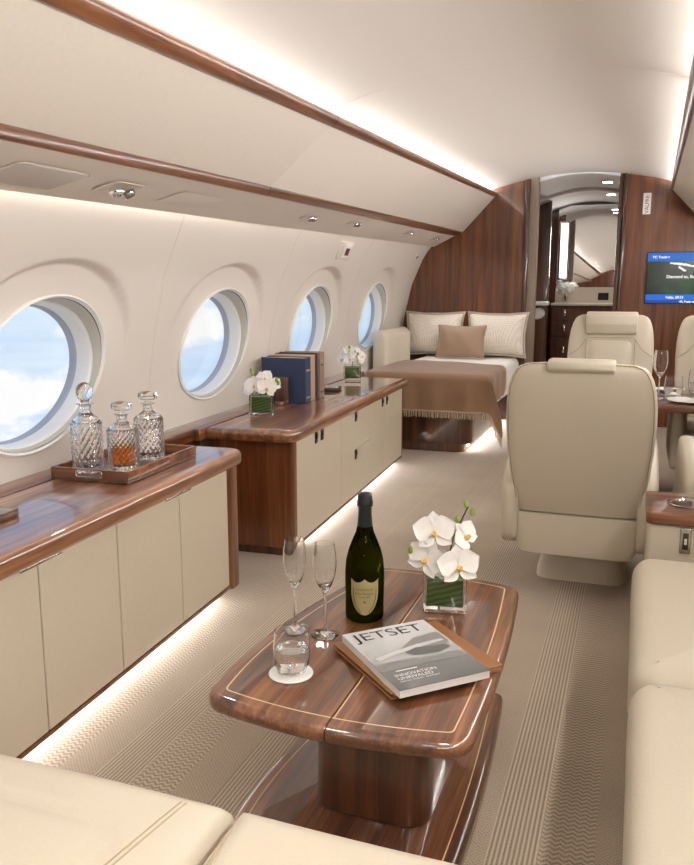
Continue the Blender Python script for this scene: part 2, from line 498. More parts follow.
bin_unit(-1, 3.1, Y1 - .01, 'cream overhead bin with walnut rails running to the bulkhead above the bed')
bin_unit(1, Y0 + .01, 3.1, 'cream overhead bin with walnut rail over the leather sofa, nearer of the right pair')
bin_unit(1, 3.1, Y1 - .01, 'cream overhead bin with walnut rail at the top right, ending above the screen')

# bulkheads
def arch_panel(name, xa, xb, y0, y1, z0, mat, top=None):
    bm = BM(); n = 24
    pts = [(xa, z0), (xb, z0)] + [(lerp(xb, xa, i / n), (top(lerp(xb, xa, i / n)) if top else 2.5)) for i in range(n + 1)]
    skin_rings(bm, [[(x, y0, z) for x, z in pts], [(x, y1, z) for x, z in pts]])
    return struct(name, bm, mat, sharp=30)
bm = BM()
pts = [(-1.02, 0)] + [(-1.02, 2.5), (-1.9, 2.5), (wall_x(Y1, 1.9) - .1, 1.9)] + [(wall_x(Y1, z) - .02, z) for z in (1.8, 1.665, 1.574, 1.45, 1.3, 1.15, 1.0, .8, .62, 0)]
skin_rings(bm, [[(x, y, z) for x, z in pts] for y in (Y1, Y1 + .07)]); struct('wall_back_left', bm, WOOD_Z, sharp=30)
arch_panel('wall_back_right', -.165, 1.35, Y1, Y1 + .07, 0, WOOD_Z)
arch_panel('wall_front', -2.6, 1.5, Y0 - .07, Y0, 0, WOOD_Z)
# doorway jambs
bm = BM(); box(bm, (-.975, Y1 + .03, 1.2), (.085, .10, 2.4), .008); struct('trim_1', bm, GREYPOST)
bm = BM(); box(bm, (-1.035, Y1 - .015, 1.2), (.05, .05, 2.4), .02, 4); struct('trim_2', bm, WOOD_DK)
bm = BM(); box(bm, (-.205, Y1 + .06, 1.2), (.05, .10, 2.4), .022, 4); box(bm, (-.175, Y1 - .01, 1.2), (.03, .04, 2.4), .014, 4); struct('trim_3', bm, WOOD_DK)
# seam trim between bulkhead panels on the right
VE = 10.1
bm = BM(); n = 24
def cor_z(x): return 2.30 - .10 * ((x + .55) / .5) ** 2
for ya, yb, dz in ((Y1 + .07, 9.0, 0.0), (9.0, VE, -.03)):
    rows = [[bm.verts.new((lerp(-1.35, .0, i / n), y, cor_z(lerp(-1.35, .0, i / n)) + dz)) for i in range(n + 1)] for y in (ya, yb)]
    for i in range(n): bm.faces.new((rows[0][i], rows[0][i+1], rows[1][i+1], rows[1][i]))
rows = [[bm.verts.new((lerp(-1.35, .0, i / n), 9.0, cor_z(lerp(-1.35, .0, i / n)) + dz)) for i in range(n + 1)] for dz in (0, -.03)]
for i in range(n): bm.faces.new((rows[0][i], rows[0][i+1], rows[1][i+1], rows[1][i]))
struct('ceiling_corridor', bm, LINER, sharp=30)
bm = BM(); box(bm, (-1.33, (Y1 + VE) / 2 + .04, 1.2), (.06, VE - Y1 - .07, 2.4)); struct('wall_corridor_left', bm, WOOD_DK)
bm = BM(); box(bm, (-.125, (Y1 + VE) / 2 + .04, 1.2), (.06, VE - Y1 - .07, 2.4)); struct('wall_corridor_right', bm, WOOD_DK)
bm = BM(); box(bm, (-.7, VE + .05, 1.2), (1.4, .06, 2.5)); struct('wall_corridor_end', bm, WOOD_DK)
bm = BM(); box(bm, (-1.13, 9.25, 1.12), (.35, .07, 2.24), .012); struct('wall_partition', bm, WOOD_DK)
bm = BM(); m = [lerp(-1.02, -.165, i / 12) for i in range(13)]
pts = [(x, cor_z(x) - .004) for x in m] + [(-.165, 2.5), (-1.02, 2.5)]
skin_rings(bm, [[(x, y, z) for x, z in pts] for y in (Y1 + .02, Y1 + .075)]); struct('trim_4', bm, LINER)

# ------------------------------------------------------------------ credenzas along the left wall
TH = math.atan(.05)
def fr(x0, u, v, z=0): return Vector((x0 + u * cos(TH) - v * sin(TH), u * sin(TH) + v * cos(TH), z))
XN, XFAR = -1.355, -1.298
TOPZ = .62
def near_pt(u, v, z=TOPZ): return fr(XN, u, v, z)
def far_pt(u, v, z=TOPZ): return fr(XFAR, u, v, z)

def front_door(bm, v0, v1, z0, z1, o, t=.02):
    box(bm, (-t / 2, (v0 + v1) / 2 - o, (z0 + z1) / 2), (t, v1 - v0 - .005, z1 - z0), .002, 1)

# near credenza
o = .98
cr = thing('credenza', 'low credenza with plain cream doors and walnut end post under the decanter tray', 'credenza', near_pt(0, o, 0), TH)
bm = BM()
box(bm, (-.195, (.98 + 2.745) / 2 - o, .315), (.348, 2.745 - .98, .49))
box(bm, (-.012, (.98 + 2.745) / 2 - o, .0645), (.03, 2.745 - .98, .013), .003, 2)
pts = round_poly([(-.372, 2.745 - o), (0.012, 2.745 - o), (0.012, 2.835 - o), (-.372, 2.835 - o)], [0, .012, .04, 0], 5)
nose_prism(bm, pts, .055, .5595, .001, 1)
obj('carcass', bm, WOOD_Z, cr)
bm = BM(); box(bm, (-.24, (.98 + 2.80) / 2 - o, .0275), (.24, 2.80 - .98, .054)); obj('plinth', bm, WOOD_DK, cr)
dv = [.98, 1.235, 1.605, 1.970, 2.358, 2.743]
nd = []
for a, b in zip(dv, dv[1:]):
    bm = BM(); front_door(bm, a, b, .073, .5585, o); nd.append(obj('door', bm, DOORP, cr))
for i, vc in ((2, 1.615), (4, 2.345)):
    bm = BM(); box(bm, (.0045, vc - o, .551), (.009, .175, .010), .004, 3); obj('pull', bm, STEEL, nd[i])
bm = BM(); box(bm, (-.10, (.98 + 2.78) / 2 - o, .050), (.012, 1.78, .006)); obj('led_strip', bm, LED, cr)
wt = BM(); nose_prism(wt, round_poly([(-.378, 0), (.035, 0), (.035, 1.875), (-.378, 1.875)], [0, 0, .07, .0], 8), .5605, TOPZ, .022, 6, .018)
tag(obj('worktop', wt, WOOD_TOP, loc=near_pt(0, o, 0), rot=(0, 0, TH)), 'glossy walnut worktop carrying the tray of crystal decanters', 'worktop')

# far credenza
o2 = 3.31; E2 = 5.575
cf = thing('credenza', 'low credenza with latched cream doors and drawers beside the bed', 'credenza', far_pt(0, o2, 0), TH)
bm = BM()
box(bm, (-.20, (3.36 + 5.55) / 2 - o2, .31), (.36, 5.55 - 3.36, .495))
box(bm, (-.012, (3.345 + 5.55) / 2 - o2, .049), (.03, 5.55 - 3.345, .014), .003, 2)
pts = round_poly([(-.40, 3.325 - o2), (0.004, 3.325 - o2), (0.004, 3.365 - o2), (-.40, 3.365 - o2)], [0, .034, .0, 0], 6)
nose_prism(bm, pts, .045, .5595, .001, 1)
box(bm, (-.19, E2 - .0175 - o2, .31), (.385, .02, .50), .004, 2)
obj('carcass', bm, WOOD_Z, cf)
bm = BM(); nose_prism(bm, round_poly([(-.40, 3.345 - o2), (-.035, 3.345 - o2), (-.035, 3.5 - o2), (-.10, 3.52 - o2), (-.10, 5.55 - o2), (-.40, 5.55 - o2)], [0, .05, .02, .02, 0, 0], 5), 0.001, .042, .002, 1); obj('plinth', bm, WOOD_DK, cf)
def latch(parent, v, z):
    bm = BM(); box(bm, (.002, v - o2, z), (.004, .042, .058), .004, 2); box(bm, (.006, v - o2, z + .008), (.006, .022, .026), .002, 2)
    obj('latch', bm, DKSTEEL, parent)
specs = [('door', 3.365, 4.075, .056, .5585, [(3.655, .524), (3.745, .524)]), ('drawer', 4.075, 4.68, .335, .5585, [(4.36, .524)]), ('drawer', 4.075, 4.68, .056, .333, [(4.36, .30)]),
         ('door', 4.68, 5.04, .056, .5585, [(4.985, .524)]), ('door', 5.04, 5.553, .056, .5585, [(5.10, .524)])]
for nm, a, b, z0, z1, ls in specs:
    bm = BM(); front_door(bm, a, b, z0, z1, o2); d = obj(nm, bm, DOORP, cf)
    for v, z in ls: latch(d, v, z)
bm = BM(); box(bm, (-.085, (3.55 + 5.5) / 2 - o2, .036), (.012, 1.95, .006)); obj('led_strip', bm, LED, cf)
wt = BM(); nose_prism(wt, round_poly([(-.408, -.045), (.035, -.045), (.035, E2 + .015 - o2), (-.408, E2 + .015 - o2)], [.0, .09, .02, 0], 9), .5605, TOPZ, .026, 6, .022)
tag(obj('worktop', wt, WOOD_TOP, loc=far_pt(0, o2, 0), rot=(0, 0, TH)), 'glossy walnut worktop carrying the books and two small orchid vases', 'worktop')

# window ledge
lg = thing('window_ledge', 'narrow walnut ledge along the window wall behind both credenzas', 'ledge', near_pt(-.43, 2.0, 0), 0)
lo = Vector(lg.location)
P = []
for y in (.95, 6.0): P.append((wall_x(y, .62) + .004, y))
q = [far_pt(-.411, 6.0), far_pt(-.411, 3.20), near_pt(-.381, 3.20), near_pt(-.381, .95)]
poly = [Vector((P[0][0], P[0][1])), Vector((P[1][0], P[1][1]))] + [Vector((p.x, p.y)) for p in q]
poly = [Vector((p.x - lo.x, p.y - lo.y)) for p in poly][::-1]
bm = BM(); nose_prism(bm, poly, .563, TOPZ - .001, .004, 2); obj('ledge_board', bm, WOOD_Y, lg)
bm = BM(); a = near_pt(-.40, 2.85); b = near_pt(-.40, 3.29)
pp = [(a.x - lo.x, a.y - lo.y), (b.x - lo.x, b.y - lo.y), (b.x - .02 - lo.x, b.y - lo.y), (a.x - .02 - lo.x, a.y - lo.y)]
nose_prism(bm, [Vector(p) for p in pp], 0.001, .562, .001, 1); obj('dado_panel', bm, WOOD_Z, lg)

# ------------------------------------------------------------------ coffee table
CT = Vector((-.547, 1.85, 0))
def quadc(a, c, b, n=14): return [tuple((Vector(a) * (1 - t) ** 2 + Vector(c) * 2 * t * (1 - t) + Vector(b) * t * t)[:2]) for t in [i / n for i in range(n)]]
cor = dict(FL=(-.848, 1.420), FR=(-.258, 1.418), BR=(-.285, 2.312), BL=(-.735, 2.345))
raw = []
F, R_, B_, L_ = (-.548, 1.352), (-.243, 1.85), (-.51, 2.365), (-.893, 1.80)
def side(a, c, b, r=.045):
    a, b, c = Vector(a), Vector(b), Vector(c)
    d0 = (c - a).normalized() * r; d1 = (c - b).normalized() * r
    return quadc(a + d0, c, b + d1) + [tuple(b + d1)]
def fill(p, c, q, n=6): return quadc(p, c, q, n)[1:]
S = [side(cor['FL'], F, cor['FR']), side(cor['FR'], R_, cor['BR']), side(cor['BR'], B_, cor['BL']), side(cor['BL'], L_, cor['FL'])]
cs = [cor['FR'], cor['BR'], cor['BL'], cor['FL']]
outline = []
for i in range(4):
    outline += S[i] + fill(S[i][-1], cs[i], S[(i + 1) % 4][0])
outline = [Vector((p[0] - CT.x, p[1] - CT.y)) for p in outline]
def clip(poly, keep_right):
    out = []; n = len(poly); s = 1 if keep_right else -1; x0 = .0012 * s
    for i in range(n):
        a, b = poly[i], poly[(i + 1) % n]
        ia, ib = (a.x - x0) * s >= 0, (b.x - x0) * s >= 0
        if ia: out.append(a)
        if ia != ib:
            t = (x0 - a.x) / (b.x - a.x); out.append(a + (b - a) * t)
    return out
ct = thing('coffee_table', 'glossy walnut coffee table with curved edges and pale inlay line', 'coffee table', CT)
TZ = .38
for right in (False, True):
    bm = BM()
    # rounded nose rings of the whole top, each clipped to its half
    rings = []
    r = .021
    for k in range(13):
        a = -PI / 2 + PI * k / 12
        rings.append((offset_poly(outline, r * (1 - cos(a))), TZ - r + r * sin(a)))
    cl = [[(p.x, p.y, z) for p in clip(rg, right)] for rg, z in rings]
    m = min(len(c) for c in cl)
    if all(len(c) == m for c in cl): skin_rings(bm, cl)
    else:
        base = clip(outline, right); nose_prism(bm, base, TZ - .042, TZ, .018, 6)
    leaf = obj('table_leaf', bm, WOOD_TABLE, ct, 40)
    bm = BM(); inn = clip(offset_poly(outline, .040), right); inn2 = clip(offset_poly(outline, .0435), right)
    if len(inn) == len(inn2):
        va = [bm.verts.new((p.x, p.y, TZ + .0004)) for p in inn]; vb = [bm.verts.new((p.x, p.y, TZ + .0004)) for p in inn2]
        for i in range(len(inn)):
            j = (i + 1) % len(inn)
            if abs(inn[i].x) < .002 and abs(inn[j].x) < .002: continue
            bm.faces.new((va[i], va[j], vb[j], vb[i]))
    if right:
        ys_ = [p.y for p in inn if abs(p.x) < .002]
        quad(bm, (.004, min(ys_), TZ + .0004), (.0065, min(ys_), TZ + .0004), (.0065, max(ys_), TZ + .0004), (.004, max(ys_), TZ + .0004))
    obj('inlay', bm, INLAY, leaf)
bm = BM(); nose_prism(bm, round_poly([(-.115, -.27), (.165, -.27), (.165, .22), (-.115, .22)], .07, 8), .046, TZ - .0425, .002, 1); obj('pedestal', bm, WOOD_DK, ct)
base_o = offset_poly(outline, .035)
bm = BM(); nose_prism(bm, base_o, .001, .045, .02, 6, .01); bp = obj('base_plate', bm, WOOD_TABLE, ct, 40)
bm = BM(); strip_ring(bm, offset_poly(base_o, .034), .003, .0455); obj('inlay', bm, INLAY, bp)

# ------------------------------------------------------------------ leather seating in the foreground
def stitch_line(pts, parent, r=.0016, mat=None):
    bm = BM(); tube(bm, pts, r, 6); obj('stitching', bm, mat or STITCH, parent)
sf = thing('bench_sofa', 'cream leather sofa of two cushions in the foreground before the coffee table', 'sofa', (-.66, .62, 0))
bm = BM(); pillowbox(bm, (0, .02, .13), (1.24, .80, .25), .03); obj('base', bm, LEATHER, sf)
def cush(bm, cx, w, panel_side):
    # crowned cushion with a sewn panel whose seam is pressed into the leather
    hx, hy, h = w / 2, .425, .16; r = .055
    def fn(u, v):
        return None
    n = 56
    def prof(d):            # rounding near the rim
        return -r + math.sqrt(max(0, r * r - (r - min(d, r)) ** 2)) if d < r else 0
    def top(x, y):
        d = min(hx - abs(x), hy - abs(y))
        z = prof(max(0, d))
        z += .014 * (1 - (x / hx) ** 2) * (1 - (y / hy) ** 2)
        if panel_side:
            ys = hy - .135; xs = hx - .12
            dx, dy = x - (xs - .06), y - (ys - .06)
            if dx > 0 and dy > 0: dd = abs(math.hypot(dx, dy) - .06)
            else: dd = abs(max(dx, dy) - .06)
            z -= .009 * math.exp(-(dd / .008) ** 2)
        z += .0025 * sin(9 * x + 4 * y) * sin(7 * y - 3 * x + 1)
        return z
    ex = [sin(-PI / 2 + PI * i / n) for i in range(n + 1)]
    us = [hx * (.55 * e + .45 * (2 * i / n - 1)) for i, e in enumerate(ex)]; vs = [hy * (.55 * e + .45 * (2 * i / n - 1)) for i, e in enumerate(ex)]
    V = [[bm.verts.new((cx + x, y, .335 + .107 + top(x, y) - .0)) for x in us] for y in vs]
    for j in range(n):
        for i in range(n): bm.faces.new((V[j][i], V[j][i+1], V[j+1][i+1], V[j+1][i]))
    edge = [V[0][i] for i in range(n)] + [V[j][n] for j in range(n)] + [V[n][n - i] for i in range(n)] + [V[n - j][0] for j in range(n)]
    low = [bm.verts.new((v.co.x, v.co.y, .262)) for v in edge]; m = len(edge)
    for i in range(m): bm.faces.new((edge[i], edge[(i+1) % m], low[(i+1) % m], low[i]))
    bm.faces.new(low)
    return top
for cx, w, ps in ((-.275, .735, 1), (.37, .545, 0)):
    bm = BM(); tp = cush(bm, cx, w, ps); cu = obj('seat_cushion', bm, LEATHER, sf, 60)
    for k in (0, .009):
        if ps: pts = [(cx + w / 2 - .105 + k - .02 * ((i / 14) ** 2) + .075 * max(0, (i / 14 - .55)) ** 1.4 * 2.0, -.38 + .76 * i / 14) for i in range(15)]
        else: pts = [(cx - w / 2 + .062 + k - .06 * (i / 14) ** 3, -.38 + .78 * i / 14) for i in range(15)]
        stitch_line([(x, y, .442 + tp(x - cx, y) + .0006) for x, y in pts], cu)
bm = BM(); pillowbox(bm, (0, -.44, .36), (1.24, .14, .70), .05); obj('backrest', bm, LEATHER, sf)

rs = thing('side_sofa', 'long cream leather sofa along the right side of the cabin', 'sofa', (.42, 1.42, 0))
RX0, RX1 = .045, .83
bm = BM(); pillowbox(bm, (.015, 0, .13), (.75, 2.42, .25), .03); obj('base', bm, LEATHER, rs)
for y0, y1 in ((.22, 1.005), (1.01, 1.775), (1.78, 2.645)):
    bm = BM(); pillowbox(bm, (.0, (y0 + y1) / 2 - 1.42, .335), (.78, y1 - y0 - .004, .165), .06, .016); obj('seat_cushion', bm, LEATHER, rs)
    bm = BM(); pillowbox(bm, (.30, (y0 + y1) / 2 - 1.42, .60), (.17, y1 - y0 - .006, .42), .06); obj('back_cushion', bm, LEATHER, rs)

# side console closing the sofa
cn = thing('side_console', 'leather clad console with walnut top and cup holder at the end of the right sofa', 'console', (.45, 2.85, 0))
bm = BM(); box(bm, (.0, .0, .25), (.755, .285, .498), .012, 3); obj('body', bm, LEATHER, cn)
bm = BM(); hole = []
outer = round_poly([(-.388, -.155), (.388, -.155), (.388, .155), (-.388, .155)], .02, 4)
nose_prism(bm, outer, .501, .54, .008, 4); obj('top', bm, WOOD_X, cn)
bm = BM(); lathe(bm, [(.064, .5405), (.066, .545), (.058, .546), (.054, .5415), (.0, .5408)], 36, (-.256, -.01, 0), True, False); obj('cup_holder', bm, CHROME, cn)
bm = BM(); box(bm, (-.264, -.147, .452), (.034, .008, .085), .006, 3); q_ = obj('socket', bm, STEEL, cn)
bm = BM(); box(bm, (-.264, -.1525, .452), (.018, .004, .055), .003, 2); obj('socket_face', bm, DKSTEEL, q_)
bm = BM(); box(bm, (-.264, -.155, .452), (.008, .003, .02), .001, 1); obj('switch', bm, CREAMTRIM, q_)

# ------------------------------------------------------------------ club chairs
def make_chair(label, k=1.0, loc=(0, 0, 0), rot=0.0, hw=.12):
    """faces local +Y; k stretches the back"""
    t = thing('club_chair', label, 'chair', loc, rot, None)
    bm = BM()
    skin_rings(bm, [[(x * w + .012, y * d + .10, z) for x, y in super_ring(1, 1, 40, 7)] for w, d, z in ((.190, .20, .001), (.188, .198, .03), (.172, .17, .10), (.165, .15, .20))])
    obj('pedestal', bm, LEATHER, t, 30)
    bm = BM()
    skin_rings(bm, [[(x * w, y * d + .02, z) for x, y in super_ring(1, 1, 48, 6)] for w, d, z in ((.20, .30, .185), (.232, .335, .20), (.245, .345, .25), (.252, .345, .355))])
    obj('seat_shell', bm, LEATHER, t, 30)
    bm = BM(); pillowbox(bm, (0, .07, .405), (.50, .56, .10), .035, .02); obj('seat_cushion', bm, LEATHER, t)
    zs = [.372, .40, .46, .55, .65, .75, .83, .89, .93, .955, .97, .98, .986]
    wsd = [.238, .242, .251, .264, .273, .276, .273, .265, .253, .240, .224, .197, .13]
    tsd = [.048, .052, .055, .055, .054, .052, .05, .047, .043, .037, .030, .021, .008]
    yof = lambda z: -.305 - .30 * (z - .37)
    Kz = lambda z: .37 + (z - .37) * k
    bm = BM()
    skin_rings(bm, [[(x, y + yof(z), Kz(z)) for x, y in super_ring(w, d, 56, 4.5)] for z, w, d in zip(zs, wsd, tsd)])
    obj('backrest', bm, LEATHER, t, 50)
    # piping that frames the back shell
    bm = BM(); R = []
    for s in (-1, 1):
        pts = [(s * (w - .012), yof(z) - d * .93, Kz(z)) for z, w, d in zip(zs[:-1], wsd, tsd)]
        R = pts if s < 0 else R + pts[::-1]
    tube(bm, R, .0022, 6); obj('piping', bm, PIPING, t)
    bm = BM(); skin_rings(bm, [[(x * w, y * d + yof(.37) - .003, z) for x, y in super_ring(1, 1, 48, 5)] for w, d, z in ((.215, .055, .20), (.235, .062, .23), (.246, .064, .30), (.25, .062, .366))])
    obj('back_skirt', bm, LEATHER, t, 40)
    # front upholstery: centre panel, wings and headrest
    def front(z): return yof(z) + .050
    bm = BM(); n = 14
    def panel(x0, x1, z0, z1, puff, taper=0.0):
        def f(u, v):
            z = lerp(z0, z1, v); x = lerp(x0, x1, u) * (1 - taper * v)
            e = (1 - (2 * u - 1) ** 6) * (1 - (2 * v - 1) ** 6)
            return (x, front(z) - .012 + puff * e, Kz(z))
        grid(bm, f, n, n)
    panel(-.15, .15, .45, .855, .034); obj('front_panel', bm, LEATHER, t, 60)
    for s in (-1, 1):
        bm = BM(); tube(bm, [(s * .155, front(z) + .014, Kz(z)) for z in (.47, .58, .70, .80, .848)], .0022, 6)
        tube(bm, [(s * .155, front(.848) + .014, Kz(.848)), (s * .20, front(.79) + .008, Kz(.79)), (s * .268, front(.75) - .004, Kz(.75))], .002, 6); obj('piping', bm, PIPING, t)
    bm = BM(); tube(bm, [(x, front(.855) + .018, Kz(.855)) for x in (-.152, -.07, 0, .07, .152)], .0022, 6); obj('piping', bm, PIPING, t)
    up = 0
    hz0, hz1 = (.86, .985 + up)
    bm = BM()
    prof = [(.055, hz0), (.085, hz0 + .02), (.092, hz0 + .07), (.08, hz1 - .01), (.045, hz1 + .012), (-.02, hz1 + .014), (-.062, hz1 + .006), (-.066, hz1 - .02), (-.05, hz1 - .034), (.03, hz1 - .036)]
    prof = [Vector(p) for p in round_poly(prof, .012, 3)]
    rr = []
    for x, q in ((-hw, .82), (.002 - hw, .93), (.010 - hw, 1.0), (0, 1.0), (hw - .010, 1.0), (hw - .002, .93), (hw, .82)):
        cyy = sum(p.x for p in prof) / len(prof); czz = sum(p.y for p in prof) / len(prof)
        rr.append([(x, yof(.93) + cyy + (p.x - cyy) * q, Kz(czz + (p.y - czz) * q)) for p in prof])
    skin_rings(bm, rr); obj('headrest', bm, LEATHER, t, 50)
    for s in (-1, 1):
        bm = BM()
        # arm: an upholstered slab following the seat, rising to the front
        sec = []
        for y, z0, z1, w in ((-.385, .285, .455, .016), (-.37, .25, .49, .032), (-.32, .225, .525, .04), (-.22, .215, .565, .043), (.0, .21, .595, .044), (.2, .21, .60, .044), (.32, .215, .597, .043), (.36, .235, .575, .035), (.372, .27, .54, .016)):
            zc_, hz = (z0 + z1) / 2, (z1 - z0) / 2
            sec.append([(s * .261 + x, y, zc_ + zz) for x, zz in super_ring(w, hz, 28, 5)])
        skin_rings(bm, sec); obj('armrest', bm, LEATHER, t, 50)
    return t
make_chair('cream leather club chair seen from behind, nearest the aisle in the middle of the cabin', 1.0, (-.186, 3.55, 0), .0)
make_chair('cream leather club chair facing us across the dining table, in front of the mirror doorway', 1.17, (-.165, 5.27, 0), PI, .165)
make_chair('cream leather club chair under the screen, facing us at the dining table', 1.17, (.52, 5.27, 0), PI, .165)
make_chair('cream leather club chair at the right edge, only its armrest showing behind the console', 1.0, (.505, 3.58, 0), 0.0)

# ------------------------------------------------------------------ dining table
dt = thing('dining_table', 'glossy walnut dining table between the facing club chairs', 'dining table', (.36, 4.86, 0))
bm = BM(); nose_prism(bm, round_poly([(-.56, -.41), (.62, -.41), (.62, .40), (-.56, .40)], [.06, .02, .02, .06], 6), .618, .66, .016, 5, .012); obj('tabletop', bm, WOOD_X, dt, 40)
bm = BM(); nose_prism(bm, round_poly([(-.02, -.12), (.55, -.12), (.55, -.06), (-.02, -.06)], .02, 5), .001, .617, .002, 1); obj('pedestal', bm, WOOD_DK, dt)

# ------------------------------------------------------------------ bed
bed = thing('bed', 'made up bed against the glossy bulkhead with white sheet', 'bed', (-1.62, 6.9, 0))
def L3(x, y, z): return (x + 1.62, y - 6.9, z)
bm = BM(); nose_prism(bm, [Vector((p[0] + 1.62, p[1] - 6.9)) for p in round_poly([(-2.13, 6.03), (-1.16, 6.03), (-1.16, 7.83), (-2.215, 7.83)], [.02, .10, .01, .01], 8)], .07, .32, .004, 1)
obj('bed_base', bm, WOOD_DK, bed)
bm = BM(); nose_prism(bm, [Vector((p[0] + 1.62, p[1] - 6.9)) for p in round_poly([(-2.10, 6.05), (-1.22, 6.05), (-1.22, 7.82), (-2.18, 7.82)], [.02, .10, .01, .01], 8)], .001, .069, .002, 1)
obj('plinth', bm, WOOD_DK, bed)
BX, BY, BZ, BR_ = -1.055, 5.985, .615, .07
bm = BM(); ol = [Vector((p[0] + 1.62, p[1] - 6.9)) for p in round_poly([(-1.985, BY), (BX, BY), (BX, 7.82), (-1.985, 7.82)], [.05, .12, .03, .02], 8)]
nose_prism(bm, ol, .322, BZ, .07, 6, .03); obj('mattress', bm, WHITE_CL, bed, 60)
bm = BM(); box(bm, (-1.19 + 1.62, 0, .062), (.012, 1.7, .006)); obj('led_strip', bm, LED, bed)
bm = BM()
rr = []
for y, q in ((6.56, .55), (6.575, .85), (6.61, 1), (6.9, 1.0), (7.2, 1.0), (7.38, 1.0), (7.40, .9)):
    prof = round_poly([(-2.145, .36), (-1.995, .36), (-1.995, .86), (-2.05, .91), (-2.145, .90)], [.02, .03, .05, .05, .05], 5)
    cx_, cz_ = -2.075, .62
    rr.append([L3(cx_ + (p.x - cx_) * q - .035 * (y - 6.6), y, cz_ + (p.y - cz_) * (q * .5 + .5)) for p in prof])
skin_rings(bm, rr); obj('side_bolster', bm, LEATHER2, bed, 50)

def fold(e, R=.05):
    if e <= 0: return 0, 0
    if e < R * PI / 2: return R * sin(e / R), R * (1 - cos(e / R))
    return R, R + (e - R * PI / 2)
SX, SY0, SY1 = (-1.985, -1.075), 7.06, 6.01
HX, HY = .26, .31
def cloth(s, t, off=.006):
    """s: metres across from the wall side, t: metres from the back hem toward the foot"""
    w0 = SX[1] - SX[0]; l0 = SY0 - SY1
    es, et = s - w0, t - l0
    ox, dx = fold(es); oy, dy = fold(et)
    x = SX[0] + min(s, w0) + ox; y = SY0 - min(t, l0) - oy
    z = BZ + off - dx - dy
    if es > 0 and et > 0:
        f = min(es, et) * .65; x += f * .8; y -= f * .7; z += .18 * min(es, et)
    wv = .006 * sin(9 * s + 2 * t) * sin(5 * t + 3 * s)
    hang = max(0, es, et)
    if et > 0: y -= .012 * sin(26 * s) * min(1, et / .2) + .012
    if es > 0: x += .012 * sin(22 * t) * min(1, es / .2) + .010
    if et <= 0 and es <= 0: z += abs(wv) * .8
    return Vector((x, y, z))
S1, T1 = SX[1] - SX[0] + HX, SY0 - SY1 + HY
O = Vector((-1.5, 6.6, BZ))
th = thing('throw_blanket', 'camel brown wool throw with fringed hem draped over the foot of the bed', 'throw', O)
bm = BM(); V = grid(bm, lambda u, v: cloth(u * S1, lerp(.42 * u ** 2.2, T1, v)) - O, 70, 80)
bmesh.ops.solidify(bm, geom=bm.faces[:], thickness=-.005)
obj('blanket', bm, THROW, th, 70)
bm = BM()
for i in range(170):
    s = S1 * (i + .5) / 170; p = cloth(s, T1) - O; p0 = cloth(s, T1 - .004) - O
    j = Vector((random.uniform(-.006, .006), random.uniform(-.006, .004), 0))
    tube(bm, [p0, p + Vector((0, -.002, -.02)) + j * .5, p + Vector((0, -.001, -.055 + random.uniform(-.006, .006))) + j], .0024, 4)
f = obj('fringe', bm, FRINGE, th); f['kind'] = 'stuff'

def pillow_bm(w, h, t, ear=.085, n=26, e=2.6):
    bm = BM()
    def P(u, v, s):
        x = w / 2 * u * (1 - ear * (1 - v * v)); y = h / 2 * v * (1 - ear * (1 - u * u))
        z = s * t / 2 * (max(0, 1 - abs(u) ** e) * max(0, 1 - abs(v) ** e)) ** .55
        z += s * .004 * sin(7 * u + 3 * v) * (1 - u * u) * (1 - v * v)
        return Vector((x, y, z))
    for s in (1, -1): grid(bm, lambda a, b, s=s: P(2 * a - 1, 2 * b - 1, s), n, n)
    bmesh.ops.remove_doubles(bm, verts=bm.verts[:], dist=.0004)
    per = [P(-1 + 2 * i / 20, -1, 1) for i in range(20)] + [P(1, -1 + 2 * i / 20, 1) for i in range(20)] + [P(1 - 2 * i / 20, 1, 1) for i in range(20)] + [P(-1, 1 - 2 * i / 20, 1) for i in range(20)]
    return bm, per
def make_pillow(name, label, w, h, t, loc, tilt, rz, mat, edge_mat, flange=0.0, group=None, base=0.0):
    r = thing(name, label, 'pillow', loc, rz, group)
    M = Matrix.Rotation(tilt, 4, 'X') @ Matrix.Translation((0, h / 2, 0))
    bm, per = pillow_bm(w, h, t); xf(bm.verts, M); obj('cushion', bm, mat, r, 60)
    bm = BM()
    if flange:
        n = len(per); ring0 = [M @ p for p in per]; 
        ring1 = [M @ Vector((p.x * (1 + 2 * flange / w), p.y * (1 + 2 * flange / h), .006 * sin(i * .9))) for i, p in enumerate(per)]
        a = [bm.verts.new(p) for p in ring0]; b = [bm.verts.new(p) for p in ring1]
        for i in range(n): bm.faces.new((a[i], a[(i+1) % n], b[(i+1) % n], b[i]))
        bmesh.ops.solidify(bm, geom=bm.faces[:], thickness=.005); obj('flange', bm, edge_mat, r, 60)
        bm = BM()
    tube(bm, [M @ p for p in per], .0045 if not flange else .003, 6, closed=True); obj('piping', bm, edge_mat if not flange else PIPING, r)
    return r
PG = 'pillows on the bed'
make_pillow('pillow', 'large ivory patterned pillow on the window side of the bed', .55, .40, .22, (-1.855, 7.60, .642), math.radians(76), .04, IVORY_PAT, IVORY, .022)
make_pillow('pillow', 'large ivory patterned pillow with wide flange on the doorway side of the bed', .55, .40, .22, (-1.255, 7.60, .642), math.radians(76), -.04, IVORY_PAT, IVORY, .022)
make_pillow('pillow', 'small plain camel pillow in front of the two ivory ones', .46, .31, .15, (-1.545, 7.37, .630), math.radians(72), -.03, CAMEL, PIPING)

